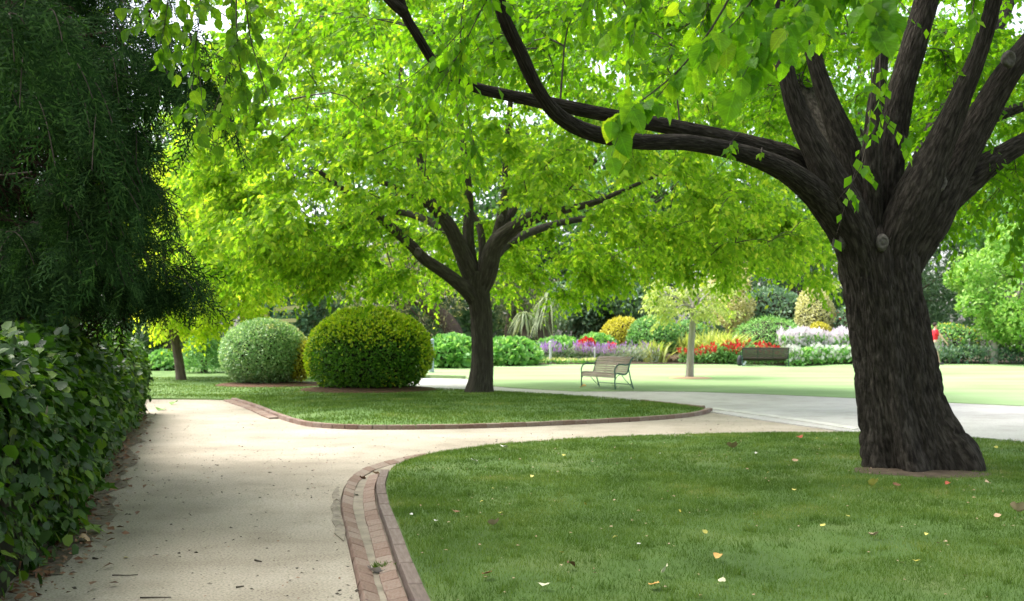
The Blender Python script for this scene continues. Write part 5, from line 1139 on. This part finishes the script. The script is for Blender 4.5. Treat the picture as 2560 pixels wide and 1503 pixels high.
for px, py, lab in ((1452, 862, 'red canna flower above the lavender, nearest the white post'), (1464, 856, 'tall red canna bloom in the middle of the small red group'), (1478, 858, 'red canna flower above the lavender, nearest the yellow bush'), (1528, 866, 'small red flower at the foot of the rounded yellow bush')):
    Y = 48.6; b = P(px, 905, Y); zb = gnd(b[0], b[1]); t = thing('canna_plant', lab, 'flower', (b[0], b[1], zb)); c = P(px, py, Y); V, F = tube(np.array([(b[0], b[1], zb), c]), (.02, .012), 6); mk('stem', V, F, M['mid_green'], t)
    q, on = shell(c, (.12, .12, .16), 40, rg, .3); V, F = cards(*dress(q, on, .13, rg), ROUND6); mk('flower_head', V, F, M['red_flower'], t)['kind'] = 'stuff'

# ------------------------------------------------------------------ benches
def bench(label, loc, rz, length, wood, iron, nsec):
    """local frame: x along the bench, seat faces -y"""
    t = thing('park_bench', label, 'bench', loc, rz=rz); h = length / 2
    sw, st = (.048, .026)
    prof = [(-.33, .33, 1.35), (-.325, .385, .9), (-.29, .43, .35), (-.235, .445, .06), (-.18, .44, -.04), (-.125, .43, -.06), (-.07, .42, -.06), (-.015, .41, -.04), (.035, .42, .45)]
    back = [(.085, .475, 1.20), (.10, .535, 1.33), (.115, .595, 1.33), (.135, .655, 1.30), (.155, .715, 1.25), (.18, .775, 1.15), (.215, .83, .8), (.262, .865, .3)]
    for y, z, a in prof + back:
        R = np.array(((1, 0, 0), (0, math.cos(a), -math.sin(a)), (0, math.sin(a), math.cos(a)))); V, F = box((0, y, z), (length - .04, sw, st), R); mk('slat', V, F, wood, t, local=True)
    def bar(name, pts, w=.018, parent=t):
        V, F = tube(spline(np.array(pts), 14), w, 8); return mk(name, V, F, iron, parent, True, local=True)
    for sx in (-h, h):
        fr = bar('end_frame', [(sx, -.345, .33), (sx, -.31, .42), (sx, -.23, .43), (sx, -.1, .405), (sx, 0, .40), (sx, .07, .45), (sx, .11, .56), (sx, .15, .7), (sx, .2, .81), (sx, .29, .87)], .022)
        bar('leg', [(sx, -.33, .36), (sx, -.345, .2), (sx, -.33, 0)], .02); bar('leg', [(sx, .11, .58), (sx, .17, .3), (sx, .27, 0)], .018)
        bar('brace', [(sx, -.13, .40), (sx, .03, .22), (sx, .25, .03)], .011)
        bar('brace', [(sx, -.33, .25), (sx, -.25, .37), (sx, -.15, .40)], .010)
        bar('armrest', [(sx, -.33, .34), (sx, -.35, .5), (sx, -.29, .63), (sx, -.15, .68), (sx, .03, .66), (sx, .15, .70)], .02)
    for k in range(1, nsec):
        sx = -h + length * k / nsec
        bar('strut', [(sx, -.31, .36), (sx, -.27, .41), (sx, -.1, .405), (sx, .0, .395), (sx, .09, .46), (sx, .13, .6), (sx, .19, .76), (sx, .25, .84)], .014)
    bar('brace', [(-h, .22, .12), (0, .22, .12), (h, .22, .12)], .01)
    return t
b0 = P(1520, 972, 31.2); bench('brown slatted bench with curved green iron arms beside the paved path', (b0[0], b0[1], gnd(b0[0], b0[1])), math.radians(-62), 1.75, M['bench_wood'], M['iron'], 3)
b1 = P(1912, 914, 47.0); zb = gnd(b1[0], b1[1]); bench('dark slatted bench seen from the rear, facing the red flowers', (b1[0], b1[1], zb), math.radians(178), 1.95, M['bench_dark'], M['iron_dark'], 3)
bb = P(1850, 914, 47.2); zg = gnd(bb[0], bb[1]); t = thing('bag', 'small dark bundle with a pale flap at the end of the rear-view bench', 'bag', (bb[0], bb[1], zg))
V, F = ball((bb[0], bb[1], zg + .24), (.13, .12, .26)); V = V + .03 * fbm(V * 6, 2)[:, None]; V[:, 2] = np.maximum(V[:, 2], zg); mk('bag_body', V, F, M['bag_dark'], t, True)
R = np.array(Matrix.Rotation(.6, 3, 'Y')); V, F = box((bb[0] + .16, bb[1] - .1, zg + .13), (.07, .05, .26), R); mk('flap', V, F, M['bag_pale'], t)

# ------------------------------------------------------------------ posts and sign
def post(name, label, px, y0, y1, Y, w, mat, cap=True, cat='post'):
    b = P(px, y1, Y); zb = gnd(b[0], b[1]); zt = Z(y0, Y); r = w * Y / FPX / 2; t = thing(name, label, cat, (b[0], b[1], zb))
    V, F = lathe([(r * 1.15, -.05), (r * 1.1, .06), (r, .08), (r, zt - zb - .1), (r * 1.0, zt - zb - .06)], 14); mk('shaft', V + np.array((b[0], b[1], zb)), F, mat, t, True)
    V, F = lathe([(r * 1.12, 0), (r * 1.15, .03), (r * .9, .06), (r * .3, .08)], 14); mk('cap', V + np.array((b[0], b[1], zt - .085)), F, mat, t, True); return t
post('white_post', 'slim white post standing among the lavender flowers', 1376, 852, 907, 47.3, 6, M['post_white'])
post('white_post', 'faint grey-white stake in the lavender below the rounded yellow bush', 1487, 868, 905, 47.6, 3, M['post_white'])
post('bollard', 'grey-blue round post at the path edge behind the bush with the backlit yellow rim', 1079, 846, 944, 40.5, 12, M['post_grey'], cat='bollard')
FP = 36.0; b = P(678, 950, FP); zb = gnd(b[0], b[1]); sg = thing('fingerpost', 'teal fingerpost with cream sign arms rising behind the pale round bush', 'signpost', (b[0], b[1], zb))
zt = Z(760, FP); V, F = lathe([(.085, -.05), (.085, .2), (.06, .22), (.06, zt - zb - .14), (.075, zt - zb - .13), (.075, zt - zb - .09), (.03, zt - zb - .08)], 16); mk('pole', V + np.array((b[0], b[1], zb)), F, M['teal'], sg, True)
V, F = ball((b[0], b[1], zt - .04), (.065, .065, .065)); mk('finial', V, F, M['teal'], sg, True)
def arm(x0, y0, x1, y1, dY):
    a, c = P(x0, y0, FP), P(x1, y1, FP + dY); d = c - a; L = np.linalg.norm(d[:2]); th = math.atan2(d[1], d[0]); ex = np.array((math.cos(th), math.sin(th), 0)); ez = np.array((0, 0, 1.0)); ey = np.cross(ez, ex); hh = .062; V = []
    for s in (-.015, .015):
        for u, v in ((0, -hh), (L - .06, -hh), (L, 0), (L - .06, hh), (0, hh)): V.append(a + ex * u + ez * v + ez * d[2] * (u / L) + ey * s)
    F = [(4, 3, 2, 1, 0), (5, 6, 7, 8, 9)] + [(i, (i + 1) % 5, 5 + (i + 1) % 5, 5 + i) for i in range(5)]; mk('sign_arm', np.array(V), F, M['sign_yellow'], sg)
arm(682, 774, 750, 768, 0.9); arm(674, 786, 607, 795, -.9); arm(684, 803, 741, 801, .9)

# ------------------------------------------------------------------ the person in red
def skin_mesh(verts, edges, radii, sub=1):
    me = bpy.data.meshes.new('tmp'); me.from_pydata([tuple(v) for v in verts], edges, []); ob = bpy.data.objects.new('tmp', me); COL.objects.link(ob)
    ob.modifiers.new('skin', 'SKIN'); 
    for i, r in enumerate(radii): me.skin_vertices[0].data[i].radius = (r, r) if np.isscalar(r) else r
    me.skin_vertices[0].data[0].use_root = True
    sm = ob.modifiers.new('sub', 'SUBSURF'); sm.levels = sub; sm.render_levels = sub
    dg = bpy.context.evaluated_depsgraph_get(); out = bpy.data.meshes.new_from_object(ob.evaluated_get(dg)); bpy.data.objects.remove(ob); bpy.data.meshes.remove(me)
    out.polygons.foreach_set('use_smooth', np.ones(len(out.polygons), bool)); return out
PY = 46.6; pb = P(2337, 915, PY); pz_ = gnd(pb[0], pb[1])
per = thing('person', 'person in red T-shirt and grey shorts walking, half hidden by the big elm trunk', 'person', (pb[0], pb[1], pz_))
# walking towards +x; local coordinates, x forward, y to the person's left
vs, es, rs = [], [], []
def add(p, r, link_to=None):
    vs.append(p); rs.append(r); 
    if link_to is not None: es.append((link_to, len(vs) - 1))
    return len(vs) - 1
pel = add((0, 0, .95), (.15, .12)); wst = add((.01, 0, 1.12), (.13, .11), pel); chs = add((.02, 0, 1.32), (.17, .12), wst); nb = add((.02, 0, 1.47), .075, chs); nk = add((.035, 0, 1.54), .055, nb); hd_ = add((.05, 0, 1.62), (.075, .085), nk); ht = add((.045, 0, 1.70), (.07, .085), hd_)
for sy, fx in ((1, .24), (-1, -.22)):
    hp_ = add((.0, .09 * sy, .90), .095, pel); kn = add((fx * .55, .09 * sy, .50), .06, hp_); an_ = add((fx * (.95 if fx > 0 else 1.5), .09 * sy, .09 if fx > 0 else .14), .038, kn); ft = add((fx * (.95 if fx > 0 else 1.5) + .14, .10 * sy, .04 if fx > 0 else .05), .034, an_)
    sh_ = add((.02, .19 * sy, 1.42), .062, chs); ex_ = -fx * .5 + .12; el_ = add((ex_, .25 * sy, 1.16), .043, sh_); wr = add((ex_ + .17, .24 * sy, .95), .028, el_); pm = add((ex_ + .21, .235 * sy, .89), .034, wr)
    for j in range(4):
        f1 = add((ex_ + .235 + .006 * j, (.255 - .018 * j) * sy, .845 + .004 * j), .010, pm); add((ex_ + .245, (.252 - .017 * j) * sy, .805 + .006 * abs(j - 1.5)), .008, f1)
    th = add((ex_ + .245, .21 * sy, .89), .011, pm); add((ex_ + .265, .205 * sy, .855), .009, th)
me = skin_mesh(vs, es, rs, 1); me.materials.append(M['skin']); body = link(bpy.data.objects.new('body', me), per)
def part_mesh(name, verts, edges, radii, mat):
    m_ = skin_mesh(verts, edges, radii, 1); m_.materials.append(mat); return link(bpy.data.objects.new(name, m_), per)
part_mesh('t_shirt', [(0, 0, .93), (.01, 0, 1.12), (.02, 0, 1.32), (.02, 0, 1.46), (.02, .19, 1.43), (.085, .235, 1.24), (.02, -.19, 1.43), (.06, -.235, 1.24)], [(0, 1), (1, 2), (2, 3), (2, 4), (4, 5), (2, 6), (6, 7)], [(.165, .14), (.15, .13), (.185, .14), .085, .085, .075, .085, .075], M['shirt'])
part_mesh('shorts', [(0, 0, .97), (0, .09, .88), (.12, .095, .53), (0, -.09, .88), (-.11, -.095, .53)], [(0, 1), (1, 2), (0, 3), (3, 4)], [(.155, .13), .115, .095, .115, .095], M['shorts'])
V, F = ball((.03, 0, 1.70), (.105, .09, .10), 18, 12); V = V[:]; V[:, 2] = np.where(V[:, 0] > .075, np.maximum(V[:, 2], 1.735), np.maximum(V[:, 2], 1.62)); mk('hair', V, F, M['hair'], per, True, local=True)
for sy in (1, -1):
    V, F = ball((.122, .035 * sy, 1.655), (.008, .011, .007), 8, 6); mk('eye', V, F, M['eye'], body, True, local=True)
    V, F = ball((.045, .092 * sy, 1.645), (.022, .012, .032), 8, 6); mk('ear', V, F, M['skin'], body, True, local=True)
V, F = ball((.137, 0, 1.632), (.018, .013, .022), 8, 6); mk('nose', V, F, M['skin'], body, True, local=True)
V, F = ball((.123, 0, 1.59), (.008, .024, .006), 8, 6); mk('mouth', V, F, M['leaf_red'], body, True, local=True)
for fx, z, sy in ((.24 * .95 + .07, .05, 1), (-.22 * 1.5 + .07, .06, -1)):
    V, F = ball((fx, .095 * sy, z), (.15, .05, .055), 14, 8); V[:, 2] = np.maximum(V[:, 2], .004); mk('shoe', V, F, M['shoe'], per, True, local=True)

# ------------------------------------------------------------------ fallen leaves, twigs, litter
def flat_leaf(seed, curl):
    v, f = fine_leaf(seed + 40, .34, 9, curl * .5, 0); v[:, 2] += curl * (v[:, 1] - .5) ** 2 * 2 + curl * .5 * np.sin(v[:, 0] * 7 + seed); v[:, 1] -= .5; v[:, 2] -= v[:, 2].min(); return v, f
FL = {}
def fallen(px, py, size, mat, label, group=None, seed=0, zadd=.03):
    p = G(px, py, .1); z = gnd(p[0], p[1]); p = G(px, py, z); key = (mat, seed % 4)
    if key not in FL:
        v, f = flat_leaf(seed % 4, (.12, .35, .2, .5)[seed % 4]); FL[key] = raw_mesh('fallen_leaf', v, f, True); FL[key].materials.append(M[mat])
    o = bpy.data.objects.new('fallen_leaf', FL[key]); COL.objects.link(o); o.location = (p[0], p[1], z + (zadd if z > .07 else .004)); rg_ = random.Random(int(px * 7 + py)); o.rotation_euler = (rg_.uniform(-.25, .25), rg_.uniform(-.25, .25), rg_.uniform(0, 6.3)); o.scale = (size,) * 3
    tag(o, label, 'fallen leaf', group); return o
G1 = 'fallen leaves on the front lawn'
for i, (x, y, s, m, l) in enumerate([
    (1186, 1159, .13, 'leaf_white', 'pale curled dead leaf in the grass near the top of the brick gutter'),
    (1260, 1126, .12, 'leaf_white', 'whitish dead leaf at the upper edge of the front lawn nearest the path'),
    (1138, 1289, .085, 'leaf_brown', 'brown curled leaf in the grass closest to the kerb bend'),
    (1234, 1324, .095, 'leaf_tan', 'tan crumpled leaf in the grass right of the brick gutter'),
    (1218, 1447, .09, 'leaf_red', 'red-brown leaf low on the lawn beside the brick gutter'),
    (1428, 1427, .085, 'leaf_brown', 'dark brown leaf in the middle of the lowest strip of lawn'),
    (1362, 1477, .085, 'leaf_pale', 'large pale yellow leaf lying at the bottom edge of the lawn'),
    (1662, 1444, .075, 'leaf_pale', 'pale yellow pointed leaf above an orange-brown leaf near the bottom edge'),
    (1636, 1475, .10, 'leaf_orange', 'orange-brown leaf at the bottom edge of the lawn'),
    (1795, 1405, .075, 'leaf_orange', 'orange-tan leaf above a pale yellow one on the lower lawn'),
    (1804, 1467, .07, 'leaf_pale', 'pale yellow leaf directly below the orange-tan leaf'),
    (2183, 1223, .12, 'leaf_yellow', 'folded yellow leaf in the grass just in front of the big elm trunk'),
    (2240, 1221, .12, 'leaf_brown', 'brown leaf in the grass just in front of the big elm trunk'),
    (2369, 1219, .08, 'leaf_red', 'small dark red leaf in the grass below the trunk root flare'),
    (2469, 1215, .09, 'leaf_tan', 'pinkish tan leaf in the grass beyond the root flare'),
    (2543, 1289, .13, 'leaf_tan', 'large pale brown leaf close to the picture edge on the lawn'),
    (2493, 1300, .09, 'leaf_tan', 'small tan leaf beside the large pale brown leaf'),
    (2184, 1350, .08, 'leaf_tan', 'pale brown leaf in open grass below the folded yellow leaf'),
    (2290, 1415, .065, 'leaf_yellow', 'yellow-orange leaf low on the lawn below the big trunk'),
    (1831, 1127, .15, 'leaf_tan', 'long pale tan leaf at the upper lawn edge before the path junction'),
    (1988, 1159, .11, 'leaf_tan', 'pale brown leaf in the grass left of the trunk foot'),
    (2000, 1100, .10, 'leaf_red', 'dark red leaf at the upper lawn edge near the trunk')]):
    fallen(x, y, s, m, l, G1, i)
for i, (x, y) in enumerate([(1232, 1229), (1204, 1264), (1250, 1292), (1462, 1271), (1405, 1393), (1537, 1356), (1530, 1135), (1762, 1345), (2057, 1324), (2316, 1347), (1985, 1233), (2492, 1127), (2042, 1101), (1920, 1190), (1410, 1145), (1700, 1290), (2120, 1300), (1330, 1200)]):
    fallen(x, y, .036 + .01 * (i % 3), 'leaf_yellow', 'small yellow leaf lying in the shaded grass of the front lawn', G1, i)
for i, (x, y) in enumerate([(1597, 1371), (1028, 1297), (1090, 1312), (1480, 1160), (1650, 1140), (1890, 1140)]):
    fallen(x, y, .045, 'leaf_white', 'tiny whitish leaf scrap lying in the grass of the front lawn', G1, i)
for i, (x, y, s, m, l) in enumerate([
    (318, 1202, .16, 'leaf_brown', 'brown curled leaf on the gravel path beside the hedge middle'), (211, 1358, .15, 'leaf_tan', 'curled two-ended tan leaf on the gravel near the hedge foot'),
    (315, 1397, .05, 'leaf_yellow', 'small yellow leaf on open gravel below the curled tan leaf'), (97, 1388, .055, 'leaf_yellow', 'small yellow leaf at the foot of the sprawling ivy'),
    (112, 1232, .24, 'leaf_tan', 'large dry tan leaf caught standing against the foot of the hedge'), (435, 1012, .25, 'leaf_green', 'fallen green leaf on the far sunny stretch of gravel'), (402, 1027, .3, 'leaf_green', 'flat fallen green sprig on gravel just nearer than the other green leaf'),
    (28, 1440, .17, 'leaf_brown', 'brown leaf on the gravel in the near corner under the hedge'), (85, 1405, .13, 'leaf_orange', 'orange-brown leaf under the sprawling ivy at the near hedge foot'),
    (1457, 973, .3, 'leaf_orange', 'orange leaf on the ground at the front leg of the brown bench'), (1540, 972, .25, 'leaf_pale', 'pale leaf on the ground under the arm of the brown bench')]):
    fallen(x, y, s, m, l, 'fallen leaves beside the path', i)
def on_gutter(px, py, size, mat, label, z=.035):
    p = G(px, py, z); v, f = flat_leaf(3, .3); me = raw_mesh('fallen_leaf', v, f, True); me.materials.append(M[mat]); o = bpy.data.objects.new('fallen_leaf', me); COL.objects.link(o); o.location = tuple(p); o.scale = (size,) * 3; o.rotation_euler = (.1, .1, 1.1); tag(o, label, 'fallen leaf', 'fallen leaves in the gutter')
on_gutter(936, 1434, .13, 'leaf_white', 'large whitish leaf lying in the gutter channel beside a grass tuft'); on_gutter(957, 1437, .05, 'leaf_yellow', 'yellow leaf scrap touching the grass tuft in the gutter'); on_gutter(906, 1198, .09, 'leaf_brown', 'brown leaf near the upper end of the gutter'); on_gutter(940, 1187, .10, 'leaf_tan', 'tan leaf at the very top of the gutter under the pointed kerb end'); on_gutter(890, 1240, .06, 'leaf_white', 'small white leaf scrap halfway along the gutter channel')
tc_ = G(963, 1425, .03); rg = np.random.default_rng(301); n = 130; a = rg.uniform(0, 2 * np.pi, n); q = np.stack((tc_[0] + rg.normal(0, .035, n), tc_[1] + rg.normal(0, .03, n), .02 + 0 * a), 1)
t = thing('grass_tuft', 'small grass tuft growing in the brick gutter', 'grass tuft', (tc_[0], tc_[1], .02)); V, F = cards(q, unit(np.stack((np.cos(a), np.sin(a), 1.1 + 0 * a), 1)), unit(rg.normal(0, 1, (n, 3))), rg.uniform(.04, .09, n), NARROW); mk('blades', V, F, M['grass'], t)['kind'] = 'stuff'
def twig(px, py, L, ang, r, label):
    p = G(px, py, .055); z = .052 + float(gz(p[0:1], p[1:2], 0)[0] - .05) + r; d = np.array((math.cos(ang), math.sin(ang), 0)); s = np.array((-d[1], d[0], 0)); rg_ = random.Random(int(px)); q = [np.array((p[0], p[1], z)) + d * L * (u - .5) + s * L * rg_.uniform(-.06, .06) for u in np.linspace(0, 1, 5)]
    V, F = tube(spline(np.array(q), 9), np.linspace(r, r * .6, 9), 6); o = mk('twig', V - q[2], F, M['twig'], None, True); o.location = tuple(q[2]); tag(o, label, 'twig', 'twigs on the gravel path')
for a in ((239, 1398, .05, -.4, .008, 'short thick dark twig on gravel between the curled tan leaf and yellow leaf'), (646, 1404, .08, -.7, .007, 'dark slanting twig on open gravel left of the gutter'), (600, 1468, .05, .6, .006, 'stubby dark twig low on the gravel path'), (389, 1494, .18, .1, .005, 'long thin twig at the bottom edge of the gravel path'), (312, 1438, .16, .08, .004, 'slender pale-lit twig above the bottom edge of the path'), (122, 1433, .05, .2, .006, 'small dark twig on gravel near the corner leaves')): twig(*a)
# crumbs of bark, twig bits and leaf scraps: too many to count
rg = np.random.default_rng(311)
for n, mt, smin, smax, yp, nm in ((30000, 'twig', .006, .042, 2.2, 'gravel_litter'), (16000, 'leaf_brown', .006, .034, 2.0, 'gravel_litter'), (14000, 'concrete', .006, .016, 2.6, 'gravel_chips')):
    p = np.stack((rg.uniform(-9, 7, n), 5.6 + rg.random(n) ** yp * 21), 1); k = in_poly(p, gravel_poly) & ~in_poly(p, FRONT) & ~in_poly(p, ISLAND) & (np.abs(p[:, 0]) < .48 * p[:, 1] + .5); p = p[k]
    k = (fbm(np.stack((p[:, 0] * .5, p[:, 1] * .9, 0 * p[:, 0]), -1), 4) > -.05 + .1 * rg.normal(0, 1, len(p))) ; p = p[k]
    z = gz(p[:, 0], p[:, 1], 0) + .005; a = rg.uniform(0, 2 * np.pi, len(p)); V, F = cards(np.column_stack((p, z)), np.stack((np.cos(a), np.sin(a), rg.normal(0, .15, len(a))), 1), unit(np.stack((rg.normal(0, .4, len(a)), rg.normal(0, .4, len(a)), np.ones(len(a))), 1)), smin + (smax - smin) * rg.random(len(a)) ** 3.5, LEAF4); o = mk(nm, V, F, M[mt]); o['kind'] = 'stuff'
n = 900; s = rg.random(n); b = np.stack((np.interp(s * 59, np.arange(60), HB[:, 0]), np.interp(s * 59, np.arange(60), HB[:, 1])), -1); nn_ = np.stack((np.interp(s * 59, np.arange(60), h_n[:, 0]), np.interp(s * 59, np.arange(60), h_n[:, 1])), -1); q = b + nn_ * (np.abs(rg.normal(0, .18, n)) - .05)[:, None]; a = rg.uniform(0, 6.3, n)
V, F = cards(np.column_stack((q, .07 + .02 * rg.random(n))), np.stack((np.cos(a), np.sin(a), rg.normal(0, .2, n)), 1), unit(np.stack((rg.normal(0, .4, n), rg.normal(0, .4, n), np.ones(n)), 1)), rg.uniform(.02, .09, n), LEAF5); o = mk('leaf_litter', V, F, M['leaf_brown']); o['kind'] = 'stuff'
n = 420; p, d = scatter(FRONT, n * 4, 6, 17, -3, 9, .03); p, d = p[:n], d[:n]; a = rg.uniform(0, 6.3, len(p)); V, F = cards(np.column_stack((p, FZ(p[:, 0], p[:, 1], d) + .02)), np.stack((np.cos(a), np.sin(a), 0 * a), 1), unit(np.stack((rg.normal(0, .4, len(a)), rg.normal(0, .4, len(a)), np.ones(len(a))), 1)), rg.uniform(.012, .035, len(a)), LEAF5); o = mk('leaf_litter', V, F, M['leaf_tan']); o['kind'] = 'stuff'
# soil of the flower beds
sheet('bed_soil', np.array([(-6, 47.3), (-2, 47.2), (4, 47.0), (7.5, 47.2), (9, 47.8), (13, 48.0), (16, 47.6), (28, 47.2), (30, 60), (-10, 60)]), lambda x, y, d: .135 + terrain(x, y), M['soil'], 1.5)
